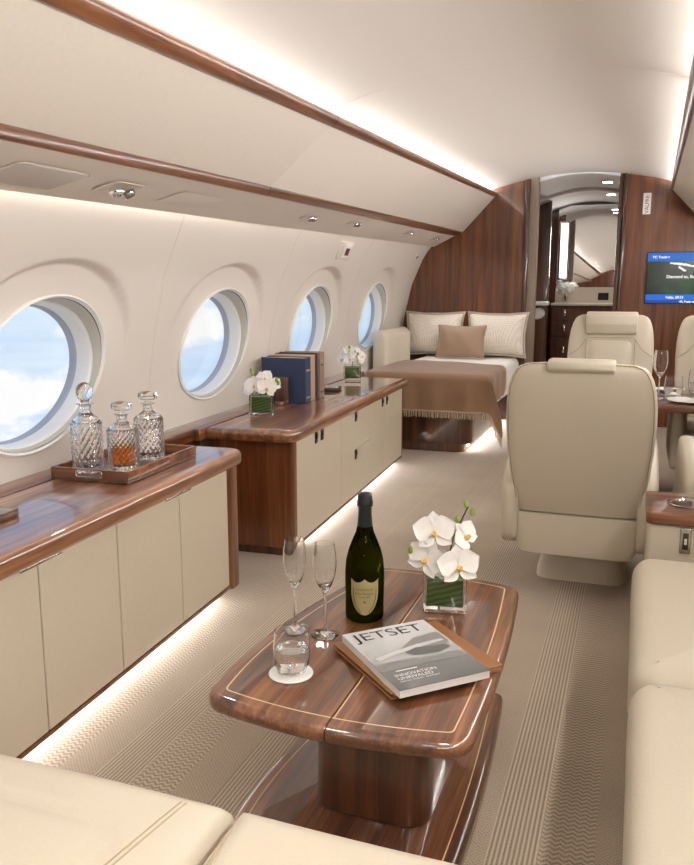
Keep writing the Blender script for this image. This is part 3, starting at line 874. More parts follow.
# ------------------------------------------------------------------ glassware helpers
def vessel(bm, outer, inner, n=40, c=(0, 0, 0), rad=None):
    """one closed skin: up the outside, over the rim, down the inside"""
    rings = [(r, z, True) for r, z in outer] + [(r, z, False) for r, z in inner]
    R = []
    for r, z, out in rings:
        ring = []
        for i in range(n):
            a = 2 * PI * i / n; rr = r * (rad(a, z) if (rad and out) else 1.0)
            ring.append((c[0] + rr * cos(a), c[1] + rr * sin(a), c[2] + z))
        R.append(ring)
    skin_rings(bm, R, True, True, True)
def make_flute(name, label, cat, loc, group, k=1.0, R=.030, H=.243, stem=.115):
    t = thing(name, label, cat, loc, 0, group)
    bm = BM()
    b = stem; H2 = H - b
    outer = [(.001, 0.0), (.036, 0.0), (.037, .002), (.030, .004), (.010, .009), (.0045, .018), (.0036, .05), (.0038, b - .006), (.007, b)] + \
            [(R * f, b + H2 * q) for f, q in ((.40, .06), (.62, .16), (.86, .32), (.98, .5), (1.0, .62), (.95, .8), (.86, .95), (.83, 1.0))]
    inner = [(R * f - .0012, b + H2 * q) for f, q in ((.83, 1.0), (.86, .95), (.95, .8), (1.0, .62), (.98, .5), (.86, .32), (.62, .17), (.38, .09))] + [(.001, b + H2 * .06)]
    vessel(bm, outer, inner); o = obj('bowl_and_stem', bm, GLASS, t, 60); t.scale = (k, k, k); return t
def make_tumbler(name, label, loc, group=None, R=.042, H=.10, water=.55, k=1.0):
    t = thing(name, label, 'drinking glass', loc, 0, group)
    prof = [(.72, 0.0), (.80, .05), (.93, .22), (1.0, .42), (.985, .65), (.90, 1.0)]
    outer = [(.001, 0)] + [(R * f, H * q) for f, q in prof]
    inner = [(R * f - .0018, H * q) for f, q in prof[::-1] if q > .1] + [(R * .78, H * .12), (.001, H * .10)]
    bm = BM(); vessel(bm, outer, inner); obj('glass', bm, GLASS, t, 60)
    if water:
        bm = BM(); zs_ = [.125, .22, .42, water]
        lathe(bm, [(.001, H * .118)] + [(R * interp(q, [p[1] for p in prof], [p[0] for p in prof]) - .0024, H * q) for q in zs_] + [(.001, H * water)], 40); obj('water', bm, WATER, t, 60)
    t.scale = (k, k, k); return t

# ------------------------------------------------------------------ coffee table settings
bx, by = -.648, 1.937
bt = thing('champagne_bottle', 'dark green champagne bottle with shield label standing on the coffee table', 'bottle', (bx, by, TZ + .001)); bt.scale = (.98, .98, .975)
bm = BM()
bprof = [(.001, .0), (.046, .0), (.051, .004), (.0525, .012), (.0525, .06), (.0535, .10), (.0535, .135), (.051, .165), (.044, .195), (.034, .222), (.0245, .245), (.0195, .268), (.0178, .29), (.017, .318), (.017, .345), (.001, .3455)]
lathe(bm, bprof, 48); obj('bottle_glass', bm, BOTTLE, bt, 60)
bm = BM(); lathe(bm, [(.0215, .254), (.0203, .268), (.0187, .29), (.0180, .305), (.0182, .316), (.0212, .318), (.0215, .332), (.0196, .335), (.0196, .342), (.0185, .35), (.012, .3545), (.001, .3555)], 40, (0, 0, 0), False); obj('foil', bm, FOIL, bt, 50)
FA = math.atan2(0 - by, 0 - bx)           # the label faces the seat nearest the camera
def onb(u, z, r): a = FA + u / r; return Vector((r * cos(a), r * sin(a), z))
def shield(t):      # half width of the label at height 0..1
    return .0395 * min(1, math.sqrt(max(0, 1 - (1 - min(1, t / .62)) ** 1.75)))
bm = BM(); nx, nz = 24, 30; z0, z1 = .026, .128
def lab(u, v):
    s = 2 * u - 1; top = 1.0 - .10 * (abs(sin(PI * (s * 1.0))) ** .8) * (1 - .0 * abs(s))
    tt = v * top; w = shield(max(.004, tt)); return onb(s * w, z0 + (z1 - z0) * tt, interp(z0 + (z1 - z0) * tt, [.06, .10], [.0531, .0541]))
grid(bm, lab, nx, nz); lb = obj('label', bm, GOLDLABEL, bt, 60)
bm = BM()
def wrap_text(s, size, z, r=.0545):
    tb = text_bm(s, size)
    for v in tb.verts: v.co = onb(v.co.x, z + v.co.y, r)
    merge(bm, tb)
wrap_text('CHAMPAGNE', .0075, .098); wrap_text('Dom P\u00e9rignon', .0088, .087); wrap_text('Vintage 2008', .0058, .078)
for k in range(5):
    a = PI / 2 + 2 * PI * k / 5
    p = [onb(.0045 * cos(a), .063 + .0045 * sin(a), .0545), onb(.0018 * cos(a + .63), .063 + .0018 * sin(a + .63), .0545), onb(0, .063, .0545), onb(.0018 * cos(a - .63), .063 + .0018 * sin(a - .63), .0545)]
    bm.faces.new([bm.verts.new(q) for q in p])
for s in (-1, 1):
    for k in range(13):
        t_ = .10 + .60 * k / 12; w = shield(t_) - .0055; zc_ = z0 + (z1 - z0) * t_
        for dz in (-.0014, .0018):
            c0 = onb(s * (w - abs(dz)), zc_ + dz, .0545)
            pts = [onb(s * (w - abs(dz)) + .0016 * cos(q) , zc_ + dz + .0022 * sin(q), .0545) for q in (0, 1.57, 3.14, 4.71)]
            bm.faces.new([bm.verts.new(q) for q in pts])
obj('label_print', bm, LABELINK, lb, flat=True)

make_flute('champagne_flute', 'empty champagne flute next to the bottle, foot in full view on the table', 'champagne flute', (-.707, 1.795, TZ + .001), 'champagne flutes')
make_flute('champagne_flute', 'empty champagne flute standing behind the water tumbler', 'champagne flute', (-.792, 1.80, TZ + .001), 'champagne flutes')
co_ = BM(); lathe(co_, [(.001, 0), (.050, 0), (.0515, .002), (.050, .004), (.001, .004)], 48)
tag(obj('coaster', co_, CERAMIC, loc=(-.703, 1.570, TZ + .001)), 'round white coaster under the water tumbler', 'coaster')
make_tumbler('water_tumbler', 'stemless glass of water standing on the white coaster', (-.703, 1.575, TZ + .0055), None, .043, .100, .58)

# magazine and folder
fo = thing('folder', 'copper brown leather folder lying under the magazine', 'folder', (-.452, 1.738, TZ + .001), math.radians(47))
bm = BM(); box(bm, (0, 0, .002), (.300, .285, .004), .001, 1); box(bm, (0, 0, .013), (.300, .285, .004), .001, 1); obj('cover', bm, COPPER, fo)
bm = BM(); box(bm, (0.003, 0, .0075), (.286, .276, .007)); obj('pages', bm, plain('pink_pages', rgb(196, 150, 128), .7), fo)
MW, MH, MT = .226, .302, .019
mg = thing('magazine', 'glossy grey magazine titled JETSET lying on the copper folder', 'magazine', (-.451, 1.703, TZ + .0165), math.radians(44))
bm = BM(); box(bm, (0, 0, MT / 2), (MW, MH, MT - .001)); obj('pages', bm, WHITEPAPER, mg)
def print_mat():
    m, nt, b = newmat('magazine_cover')
    tc = N(nt, 'ShaderNodeTexCoord'); sp = N(nt, 'ShaderNodeSeparateXYZ'); nt.links.new(tc.outputs['Object'], sp.inputs[0])
    mr = N(nt, 'ShaderNodeMapRange'); mr.inputs[1].default_value = -MH / 2; mr.inputs[2].default_value = MH / 2; nt.links.new(sp.outputs[1], mr.inputs[0])
    r = ramp(nt, [(0, rgb(92, 92, 92)), (.28, rgb(110, 110, 110)), (.40, rgb(158, 158, 157)), (.62, rgb(190, 190, 189)), (.8, rgb(205, 205, 206)), (1, rgb(214, 215, 217))], mr.outputs[0])
    nt.links.new(r, b.inputs['Base Color']); b.inputs['Roughness'].default_value = .25; b.inputs['Coat Weight'].default_value = .4; return m
bm = BM(); box(bm, (0, 0, MT), (MW + .002, MH + .002, .0012)); cv = obj('cover', bm, print_mat(), mg)
zt_ = MT + .0009
def poly_part(name, pts, mat, dz=0, sm=10):
    bm = BM(); q = round_poly([(x - MW / 2, MH / 2 - y) for x, y in pts], .012, 4)
    bm.faces.new([bm.verts.new((p.x, p.y, zt_ + dz)) for p in q]); return obj(name, bm, mat, mg, flat=True)
G = lambda v: plain('print_grey_%d' % v, rgb(v, v - 1, v - 2), .3)
bm = BM()
def pp(pts, dz=0):
    q = round_poly([(x - MW / 2, MH / 2 - y) for x, y in pts], .008, 4)
    return [(p.x, p.y, zt_ + dz) for p in q]
def printed(name, pts, g, dz):
    bm = BM(); bm.faces.new([bm.verts.new(p) for p in pp(pts, dz)]); obj(name, bm, G(g), cv, flat=True)
printed('printed_fuselage', [(.085, .135), (.15, .085), (.223, .075), (.223, .135), (.18, .165), (.11, .165)], 132, .0)
printed('printed_wing', [(.015, .15), (.07, .135), (.14, .12), (.21, .115), (.215, .125), (.15, .135), (.07, .150), (.02, .165)], 196, .0002)
printed('printed_engine', [(.09, .150), (.13, .135), (.20, .145), (.215, .160), (.17, .178), (.11, .172)], 96, .0004)
printed('printed_shadow', [(.0, .185), (.06, .178), (.12, .19), (.20, .185), (.223, .195), (.223, .215), (.0, .215)], 128, .0002)
printed('printed_rule', [(.030, .222), (.085, .222), (.085, .227), (.030, .227)], 214, .0004)
tb = text_bm('JETSET', .056); xf(tb.verts, Matrix.Translation((-.004, MH / 2 - .037, zt_ + .0002)) @ Matrix.Diagonal((1.14, 1.05, 1, 1))); obj('title', tb, BLACK, cv, flat=True)
bm = BM()
for s, sz, yy in (('INNOVATION', .0165, .244), ('UNRIVALED', .0165, .259), ('DESIGN \u00b7 FLIGHT \u00b7 COMFORT', .0075, .272)):
    merge(bm, text_bm(s, sz, align='LEFT'), Matrix.Translation((-MW / 2 + .018, MH / 2 - yy, zt_ + .0004)))
obj('cover_lines', bm, WHITEPAPER, cv, flat=True)

# ------------------------------------------------------------------ flowers in square vases
def square_vase(parent, w, h, t=.007):
    bm = BM()
    def sq(hw, z, r): return [(p.x, p.y, z) for p in round_poly([(-hw, -hw), (hw, -hw), (hw, hw), (-hw, hw)], r, 3)]
    hw = w / 2
    skin_rings(bm, [sq(hw - .003, 0, .004), sq(hw, .003, .005), sq(hw, h - .002, .005), sq(hw - .002, h, .004), sq(hw - t, h - .001, .004), sq(hw - t, .020, .004), sq(hw - t - .002, .018, .003)])
    obj('vase', bm, GLASS, parent, 40)
    bm = BM()
    g = hw - t - .002
    skin_rings(bm, [[(p.x, p.y, z) for p in round_poly([(-g, -g), (g, -g), (g, g), (-g, g)], .006, 3)] for z in (.0205, .03, h * .5, h * .88, h * .9)])
    obj('leaf_lining', bm, LEAFS, parent, 40)
m_, nt_, b_ = newmat('striped_leaf'); wv_ = N(nt_, 'ShaderNodeTexWave'); wv_.bands_direction = 'Z'; wv_.inputs['Scale'].default_value = 22; wv_.inputs['Distortion'].default_value = 2.5
nt_.links.new(coords(nt_, (1, 1, 1), (.25, .3, 0)), wv_.inputs['Vector'])
nt_.links.new(ramp(nt_, [(.0, rgb(44, 80, 32)), (1, rgb(86, 126, 58))], wv_.outputs[0]), b_.inputs['Base Color']); b_.inputs['Roughness'].default_value = .35
LEAFS = m_
def petal(bm, M, L, W, cup=.25, curl=.1, e=.8, n=9):
    def f(u, v):
        s = 2 * u - 1; w = W * (max(0.0, sin(PI * min(1, v * .97 + .03))) ** e) * (.75 + .25 * sin(PI * v))
        return M @ Vector((s * w, L * v, cup * L * (s * s * .35 - v * v * .5) + .012 * v + .0012 * sin(9 * v + 4 * s)))
    grid(bm, f, n, n)
def orchid(parent, pos, facing, size, roll=0.0):
    z = Vector(facing).normalized(); up = Vector((0, 0, 1)); x = up.cross(z).normalized(); y = z.cross(x)
    B = Matrix.Translation(pos) @ Matrix((x, y, z)).transposed().to_4x4() @ Matrix.Rotation(roll, 4, 'Z')
    bm = BM()
    for a, L, W, dz in ((0, .95, .36, -.002), (2.25, .92, .34, -.002), (-2.25, .92, .34, -.002), (1.22, 1.0, .56, .003), (-1.22, 1.0, .56, .003)):
        petal(bm, B @ Matrix.Translation((0, 0, dz * size / .05)) @ Matrix.Rotation(a, 4, 'Z'), L * size, W * size, .22)
    bl = obj('blossom', bm, PETAL, parent, 70)
    bm = BM()
    g = bmesh.ops.create_uvsphere(bm, u_segments=12, v_segments=8, radius=size * .15)
    xf(g['verts'], B @ Matrix.Translation((0, -size * .10, size * .16)) @ Matrix.Diagonal((.75, 1.15, 1.0, 1)))
    for s in (-1, 1): petal(bm, B @ Matrix.Translation((0, -.05 * size, size * .10)) @ Matrix.Rotation(PI + s * .7, 4, 'Z') @ Matrix.Rotation(.8, 4, 'X'), size * .33, size * .13, .1, n=5)
    obj('lip', bm, LIPY, bl, 60)
def buds(parent, pts, r):
    for p in pts:
        bm = BM(); g = bmesh.ops.create_uvsphere(bm, u_segments=12, v_segments=8, radius=r)
        xf(g['verts'], Matrix.Translation(p) @ Matrix.Diagonal((.8, .8, 1.25, 1))); obj('bud', bm, BUD, parent, 60)
def stem(parent, pts, r=.0022):
    bm = BM(); tube(bm, pts, r, 8); obj('stem', bm, STEM, parent, 60)

ov = thing('orchid_vase', 'square glass vase of white orchids on the coffee table', 'flower vase', (-.462, 2.085, TZ + .001), .22)
square_vase(ov, .118, .105)
view = (Vector((0, 0, 1.25)) - Vector((-.462, 2.085, .48)))
def vl(dx, dz, dy=0.0):      # sideways, up and toward the sofa, measured from the vase foot
    yaw = .22; vx = Vector((.976, .217, 0)); vy = Vector((.217, -.976, 0))
    p = vx * dx + vy * dy; c, s = cos(-yaw), sin(-yaw)
    return Vector((p.x * c - p.y * s, p.x * s + p.y * c, dz))
def vf(dx, dz, dy): v = vl(dx, 0, dy); return Vector((v.x, v.y, dz))
orchid(ov, vl(-.030, .222, .035), vf(-.15, .45, 1), .062, .15)
orchid(ov, vl(-.050, .150, .045), vf(-.35, .20, 1), .060, -.4)
orchid(ov, vl(.034, .140, .065), vf(.20, .30, 1), .062, .1)
orchid(ov, vl(.048, .205, .010), vf(.75, .45, .7), .050, .5)
orchid(ov, vl(-.012, .13, .02), vf(.0, .5, 1), .045, 2.0)
stem(ov, [vl(.0, .04), vl(.005, .12, .01), vl(.02, .20, .0), vl(.045, .255, -.01), vl(.058, .285, -.01)], .0022)
stem(ov, [vl(-.01, .04), vl(-.02, .12, .02), vl(-.03, .2, .02)], .002)
buds(ov, [vl(.052, .292, -.01), vl(.070, .272, -.008), vl(.030, .252, .004), vl(-.095, .175, .05), vl(.012, .215, .02)], .0088)

v1 = far_pt(-.305, 3.70, TOPZ + .001)
ov1 = thing('orchid_vase', 'square glass vase of white orchids in front of the blue books', 'flower vase', v1, .30)
square_vase(ov1, .120, .105)
for dx, dz, dy, fx, fz, sz, ro in ((-.035, .150, .03, -.3, .4, .058, .2), (.030, .140, .045, .2, .3, .056, -.2), (.012, .180, .0, .1, .6, .052, .6), (-.06, .135, .01, -.7, .3, .048, 1.0), (.055, .150, -.01, .8, .4, .046, .3)):
    orchid(ov1, vl(dx, dz, dy), vf(fx, fz, 1), sz, ro)
stem(ov1, [vl(0, .04), vl(-.02, .15), vl(-.05, .225)]); buds(ov1, [vl(-.055, .225), vl(-.048, .208, .01), vl(.085, .165, .02), (vl(.075, .178, .01))], .011)
v2 = far_pt(-.315, 5.35, TOPZ + .001)
ov2 = thing('orchid_vase', 'square glass vase of bunched white blossoms at the bed end of the far worktop', 'flower vase', v2, .30)
square_vase(ov2, .120, .105)
random.seed(11)
for k in range(11):
    a = k * 2.4; q = math.sqrt((k + .5) / 11); dx, dy = .075 * q * cos(a), .06 * q * sin(a)
    orchid(ov2, vl(dx, .20 - .07 * q * q + random.uniform(-.012, .02), dy + .015), vf(dx * 9, .55, .6 + dy * 6), .047, random.uniform(-1, 1))
stem(ov2, [vl(0, .04), vl(0, .16)]); buds(ov2, [vl(.04, .19, .05), vl(-.02, .235, .03)], .010)

# ------------------------------------------------------------------ decanters and trays on the near worktop
tr = thing('serving_tray', 'walnut serving tray with slot handle holding three decanters', 'tray', near_pt(-.225, 2.40, TOPZ + .0015), TH)
TW, TL, TH2 = .295, .475, .040
bm = BM(); box(bm, (0, 0, .005), (TW, TL, .010), .001, 1); obj('tray_floor', bm, WOOD_DK, tr)
bm = BM()
for s in (-1, 1): box(bm, (s * (TW / 2 - .004), 0, .026), (.009, TL, .032), .0015, 2)
box(bm, (0, TL / 2 - .004, .026), (TW - .018, .009, .032), .0015, 2)
sl, sw = .050, .011     # half length and half height of the handle slot
yy = -TL / 2 + .004
for s in (-1, 1): box(bm, (s * ((TW - .018) / 2 + sl) / 2, yy, .026), ((TW - .018) / 2 - sl, .009, .032), .001, 1)
box(bm, (0, yy, .0125), (2 * sl, .009, .005)); box(bm, (0, yy, .0395), (2 * sl, .009, .005))
obj('rim', bm, WOOD_X, tr)
bm = BM(); 
ringp = round_poly([(-sl, -sw), (sl, -sw), (sl, sw), (-sl, sw)], .009, 5)
tube(bm, [(p.x, yy - .004, .026 + p.y) for p in ringp], .0016, 6, closed=True); obj('handle', bm, CHROME, tr)

def cut(nu, zs, amp):
    def f(a, z):
        p = (a * nu / (2 * PI)); q = z / zs
        d = abs(((p + q) % 1) - .5) + abs(((p - q) % 1) - .5)
        return 1 - amp * (1 - d)
    return f
def make_decanter(label, loc, R, H, stopper, liquid=0, neck=.02, pat=(12, .028, .055)):
    t = thing('crystal_decanter', label, 'decanter', loc, .3, 'crystal decanters on the tray')
    f = cut(*pat)
    n = 144
    nz = 34
    zs_ = [H * i / nz for i in range(nz + 1)]
    body = lambda z: R * (1 - .0 * z)
    hb = H * .70
    outer = [(.001, 0.0), (R * .96, 0.0)]
    for i in range(1, 61): outer.append((R, hb * i / 60))
    plain_from = len(outer)
    sh = [(R * .97, hb + H * .03), (R * .80, hb + H * .085), (R * .5, hb + H * .13), (neck, hb + H * .17), (neck * .92, hb + H * .23), (neck * 1.05, hb + H * .28), (neck * 1.5, hb + H * .30)]
    outer += sh
    inner = [(neck * 1.2, hb + H * .302), (neck * .72, hb + H * .27), (neck * .66, hb + H * .20), (R * .42, hb + H * .10), (R * .78, hb + H * .03), (R * .82, hb * .6), (R * .82, hb * .18), (R * .7, hb * .12), (.001, hb * .12)]
    bm = BM(); vessel(bm, outer, inner, n, (0, 0, 0), lambda a, z: f(a, z) if .004 < z < hb * .985 else 1.0)
    obj('decanter_body', bm, CRYSTAL, t, 12)
    if liquid:
        lm, z1_ = liquid
        bm = BM(); lathe(bm, [(.001, hb * .125), (R * .69, hb * .125), (R * .805, hb * .185), (R * .805, hb * z1_), (.001, hb * z1_)], 48); obj('liquid', bm, lm, t, 40)
    bm = BM(); zt = hb + H * .302
    fac = cut(8, .02, .12)
    if stopper == 'ball':
        pr = [(.001, -.02), (neck * .55, -.02), (neck * .62, .004), (neck * .75, .008)] + [(.001 + .030 * sin(PI * q), .040 - .033 * cos(PI * q)) for q in [i / 14 for i in range(2, 14)]] + [(.001, .0735)]
        lathe(bm, pr, 40, (0, 0, zt), True, True, None, lambda a, z: fac(a, z) if z > .01 else 1)
    else:
        pr = [(.001, -.02), (neck * .55, -.02), (neck * .62, .004), (neck * .9, .008), (.034, .018), (.037, .028), (.034, .038), (.020, .043), (.001, .0445)]
        lathe(bm, pr, 40, (0, 0, zt), True, True, None, lambda a, z: 1 - .06 * abs(sin(6 * a)) if z > .01 else 1)
    obj('stopper', bm, CRYSTAL, t, 25)
    return t
TB_ = TOPZ + .0015 + .0105
make_decanter('tall empty crystal decanter with round ball stopper at the front of the tray', near_pt(-.298, 2.268, TB_), .0545, .235, 'ball', 0, .020, (16, .034, .10))
make_decanter('crystal decanter half full of amber spirit in the middle of the tray', near_pt(-.195, 2.328, TB_), .055, .195, 'disc', (WHISKY, .62), .018, (20, .020, .08))
make_decanter('empty crystal decanter with flat stopper at the far end of the tray', near_pt(-.212, 2.53, TB_), .055, .205, 'disc', (WATER, .80), .018, (18, .026, .08))
ts = thing('small_tray', 'small dark wooden tray at the left edge of the near worktop', 'tray', near_pt(-.285, 1.66, TOPZ + .001), TH)
bm = BM(); nose_prism(bm, round_poly([(-.11, -.10), (.11, -.10), (.11, .10), (-.11, .10)], .008, 3), 0, .022, .003, 2); obj('board', bm, WOOD_DK, ts)
cb = thing('crystal_bowl', 'low cut crystal bowl standing on the small dark tray', 'bowl', near_pt(-.30, 1.655, TOPZ + .0235), 0)
bm = BM(); vessel(bm, [(.001, 0), (.04, 0), (.055, .012), (.075, .045), (.08, .05)], [(.074, .05), (.05, .018), (.035, .010), (.001, .010)], 64, (0, 0, 0), cut(14, .02, .05)); obj('bowl', bm, CRYSTAL, cb, 25)

# ------------------------------------------------------------------ books on the far worktop
def book(label, v0, th_, u0, u1, h, mat, tilt=0.0, spine_band=None):
    r = thing('book', label, 'book', far_pt(u1, v0, TOPZ + .001), TH, None)
    w = u1 - u0
    bm = BM(); c = .004
    box(bm, (-w / 2, c / 2, h / 2), (w, c, h), .001, 1); box(bm, (-w / 2, th_ - c / 2, h / 2), (w, c, h), .001, 1); box(bm, (-c / 2, th_ / 2, h / 2), (c, th_ - 2 * c - .0004, h), .001, 1)
    obj('cover', bm, mat, r, 30)
    bm = BM(); box(bm, (-w / 2 - .001, th_ / 2, h / 2), (w - .012, th_ - 2 * c - .001, h - .010)); obj('pages', bm, PAGES, r)
    if spine_band:
        for z in (h * .12, h * .72):
            bm = BM(); box(bm, (.0006, th_ / 2, z), (.0012, th_ * .6, .010)); obj('spine_band', bm, spine_band, r)
    return r
book('thick navy blue book standing first in the row, cover facing the walnut bookend', 4.125, .090, -.490, -.225, .255, NAVY, 0, TAN)
book('tan cloth book standing between the navy and the black-blue ones', 4.225, .085, -.485, -.232, .262, TAN)
book('slim black-blue book standing third in the row', 4.32, .055, -.48, -.24, .266, INKBLUE)
book('brown patterned spine book closing the row on the bed side', 4.385, .080, -.48, -.228, .268, plain('brown_cloth', rgb(146, 118, 104), .6), 0, DKBROWN)
be = thing('bookend', 'walnut bookend with rounded foot pressed against the navy book', 'bookend', far_pt(-.40, 4.115, TOPZ + .001), TH)
bm = BM(); box(bm, (0, -.02, .075), (.17, .032, .15), .006, 3); obj('upright', bm, WOOD_DK, be)
bm = BM(); nose_prism(bm, round_poly([(-.085, -.13), (.085, -.13), (.085, -.037), (-.085, -.037)], [.04, .04, 0, 0], 6), 0, .022, .005, 3); obj('foot', bm, WOOD_DK, be)
dc = thing('remote_control', 'dark oval remote lying beyond the books on the far worktop', 'remote', far_pt(-.285, 4.78, TOPZ + .001), TH + .2)
bm = BM(); nose_prism(bm, round_poly([(-.06, -.09), (.06, -.09), (.06, .09), (-.06, .09)], .055, 8), 0, .018, .007, 4); obj('body', bm, DKBROWN, dc)
bm = BM(); nose_prism(bm, round_poly([(-.045, -.07), (.045, -.07), (.045, .07), (-.045, .07)], .04, 8), .018, .022, .002, 2); obj('face', bm, STEEL, dc)
sb = thing('small_bottle', 'tiny glass bottle with dark cap behind the row of books', 'bottle', far_pt(-.31, 4.60, TOPZ + .001), 0)
bm = BM(); lathe(bm, [(.001, 0), (.020, 0), (.022, .004), (.022, .07), (.010, .085), (.010, .09), (.001, .09)], 24); obj('glass', bm, GLASS, sb, 40)
bm = BM(); lathe(bm, [(.012, .0905), (.012, .125), (.001, .126)], 20); obj('cap', bm, BLACK, sb, 40)

# ------------------------------------------------------------------ dining table settings
DZ = .661
make_flute('wine_glass', 'empty wine glass at the aisle end of the dining table, behind the near chair', 'wine glass', (.13, 4.70, DZ), 'wine glasses on the dining table', 1.0, .040, .265, .12)
make_flute('wine_glass', 'empty wine glass at the right edge of the photo on the dining table', 'wine glass', (.385, 4.92, DZ), 'wine glasses on the dining table', 1.0, .042, .27, .12)
make_tumbler('water_tumbler', 'stemless water glass beside the aisle end wine glass on the dining table', (.205, 4.72, DZ), None, .050, .125, .5)
make_tumbler('water_tumbler', 'stemless water glass on the dining table in front of the chair under the screen', (.345, 5.02, DZ), None, .050, .135, .45)
def plate(label, loc, R):
    p = thing('plate', label, 'plate', loc)
    bm = BM(); lathe(bm, [(.001, 0), (R * .6, 0), (R * .7, .003), (R, .013), (R, .016), (R * .68, .007), (.001, .005)], 48); obj('dish', bm, CERAMIC, p, 50); return p
plate('white plate with cutlery at the near edge of the dining table', (.285, 4.585, DZ), .115)
plate('small white plate beyond the glasses at the aisle side of the dining table', (.20, 5.07, DZ), .085)
fk = thing('fork', 'steel fork resting on the rim of the near white plate', 'fork', (.325, 4.565, DZ + .0175), .5)
bm = BM(); tube(bm, [(0, -.09, .0), (0, .0, .002), (0, .045, .004)], .0028, 6); box(bm, (0, .055, .004), (.018, .02, .002)); obj('handle', bm, STEEL, fk)
for i in range(4):
    bm = BM(); box(bm, (-.0075 + .005 * i, .080, .004), (.0022, .032, .002)); obj('tine', bm, STEEL, fk)

# ------------------------------------------------------------------ screen and sign on the bulkhead
tv = thing('wall_screen', 'flat screen with blue bands mounted on the glossy walnut bulkhead', 'screen', (.49, Y1, 1.356))
SW, SH = .88, .444
bm = BM(); box(bm, (0, -.012, 0), (SW + .012, .022, SH + .012), .004, 2); obj('bezel', bm, BLACK, tv)
def scr(name, z0, z1, mat, x0=-SW / 2, x1=SW / 2, y=-.0235):
    bm = BM(); quad(bm, (x0, y, z0), (x1, y, z0), (x1, y, z1), (x0, y, z1)); return obj(name, bm, mat, tv, flat=True)
def screen_green():
    m, nt, b = newmat('screen_green'); b.inputs['Base Color'].default_value = (0, 0, 0, 1); b.inputs['Roughness'].default_value = .2
    g = N(nt, 'ShaderNodeTexNoise'); g.inputs['Scale'].default_value = 3.5
    nt.links.new(coords(nt, (1, 1, 1.6)), g.inputs['Vector'])
    nt.links.new(ramp(nt, [(.35, rgb(6, 18, 14)), (.55, rgb(14, 44, 28)), (.75, rgb(24, 78, 24))], g.outputs[0]), b.inputs['Emission Color']); b.inputs['Emission Strength'].default_value = 1.0; return m
def semit(name, c, s=1.0):
    m = emis(name, c, s); m.node_tree.nodes['Principled BSDF'].inputs['Base Color'].default_value = (0, 0, 0, 1); return m
scr('picture', -.145, .145, screen_green())
scr('title_band', .145, SH / 2, semit('screen_blue', rgb(22, 98, 190)))
scr('lower_band', -.195, -.145, semit('screen_blue_bright', rgb(24, 104, 210)))
scr('footer_band', -SH / 2, -.195, semit('screen_blue_dark', rgb(10, 66, 150)))
SWH = semit('screen_white', rgb(232, 238, 232), 1.0); SGR = semit('screen_pale_green', rgb(176, 206, 150), .9)
def cap(s, size, x, z, mat=SWH, al='CENTER', name='caption'):
    tb = text_bm(s, size, align=al, bold=.0012); xf(tb.verts, Matrix.Translation((x, -.0245, z)) @ Matrix.Rotation(PI / 2, 4, 'X')); obj(name, tb, mat, tv, flat=True)
cap('TC Tracker', .030, -.40, .182, SWH, 'LEFT')
cap('Diamond to, Business', .036, -.275, .01, SWH, 'LEFT')
cap('Sunday', .036, .06, -.02); cap('DEAL', .042, .08, -.058); cap('NEW', .034, .08, -.092, SGR); cap('Offers', .04, .06, -.120)
cap('Baltic, 09:15', .030, -.27, -.172, SWH, 'LEFT'); cap('ePL Business', .026, -.16, -.209, SWH, 'LEFT')
bm = BM()
random.seed(3)
for x, z, l, a in ((-.20, .125, .10, -.10), (-.13, .115, .08, -.15), (-.06, .10, .09, -.25), (.0, .085, .06, -.35), (-.16, .085, .045, -.6), (-.13, .065, .03, -.3)):
    pts = [(x + (random.random() - .5) * .006 + cos(a) * l * (i / 6 - .5) - sin(a) * s * (.006 + .005 * random.random()), -.0243, z + sin(a) * l * (i / 6 - .5) + cos(a) * s * (.006 + .005 * random.random())) for s, rng in ((1, range(7)), (-1, range(6, -1, -1))) for i in rng]
    bm.faces.new([bm.verts.new(p) for p in pts])
obj('map_islands', bm, SWH, tv, flat=True)
bm = BM()
for k in range(6):
    x, z = .03 + .02 * (k % 3), .06 + .026 * (k // 3); bm.faces.new([bm.verts.new((x + .011 * cos(q), -.0243, z + .009 * sin(q))) for q in (0, .9, 1.9, 3.0, 4.2, 5.3)])
obj('map_trees', bm, SGR, tv, flat=True)
sg = thing('wall_placard', 'small white placard with upright lettering high on the walnut bulkhead', 'sign', (.013, Y1, 2.008))
bm = BM(); box(bm, (0, -.004, 0), (.066, .007, .184), .002, 1); obj('plate', bm, CERAMIC, sg)
tb = text_bm('VALPRE:', .046); xf(tb.verts, Matrix.Translation((.002, -.0082, -.002)) @ Matrix.Rotation(PI / 2, 4, 'X') @ Matrix.Rotation(PI / 2, 4, 'Z')); obj('lettering', tb, DKBROWN, sg, flat=True)

# ------------------------------------------------------------------ fittings on the left valance and wall
def val_frame(y, t):
    zt = wall_top(y); p0 = Vector((wall_x(y, zt) + .03, y, zt)); a = trk(TA, y); p1 = Vector((a.x, y, a.y))
    d = .05; zt2 = wall_top(y + d); q0 = Vector((wall_x(y + d, zt2) + .03, y + d, zt2)); a2 = trk(TA, y + d); q1 = Vector((a2.x, y + d, a2.y))
    p = p0.lerp(p1, t); along = (q0.lerp(q1, t) - p).normalized(); across = (p1 - p0).normalized()
    nrm = along.cross(across); nrm = nrm if nrm.z < 0 else -nrm; nrm.normalize(); across = nrm.cross(along).normalized()
    M = Matrix((along, across, nrm)).transposed().to_4x4(); M.translation = p + nrm * .0025; return M     # local z points down into the cabin
def put(root, M): root.matrix_world = M; root.location = M.translation; root.rotation_euler = M.to_euler()
def rr_poly(hx, hy, r): return round_poly([(-hx, -hy), (hx, -hy), (hx, hy), (-hx, hy)], r, 5)
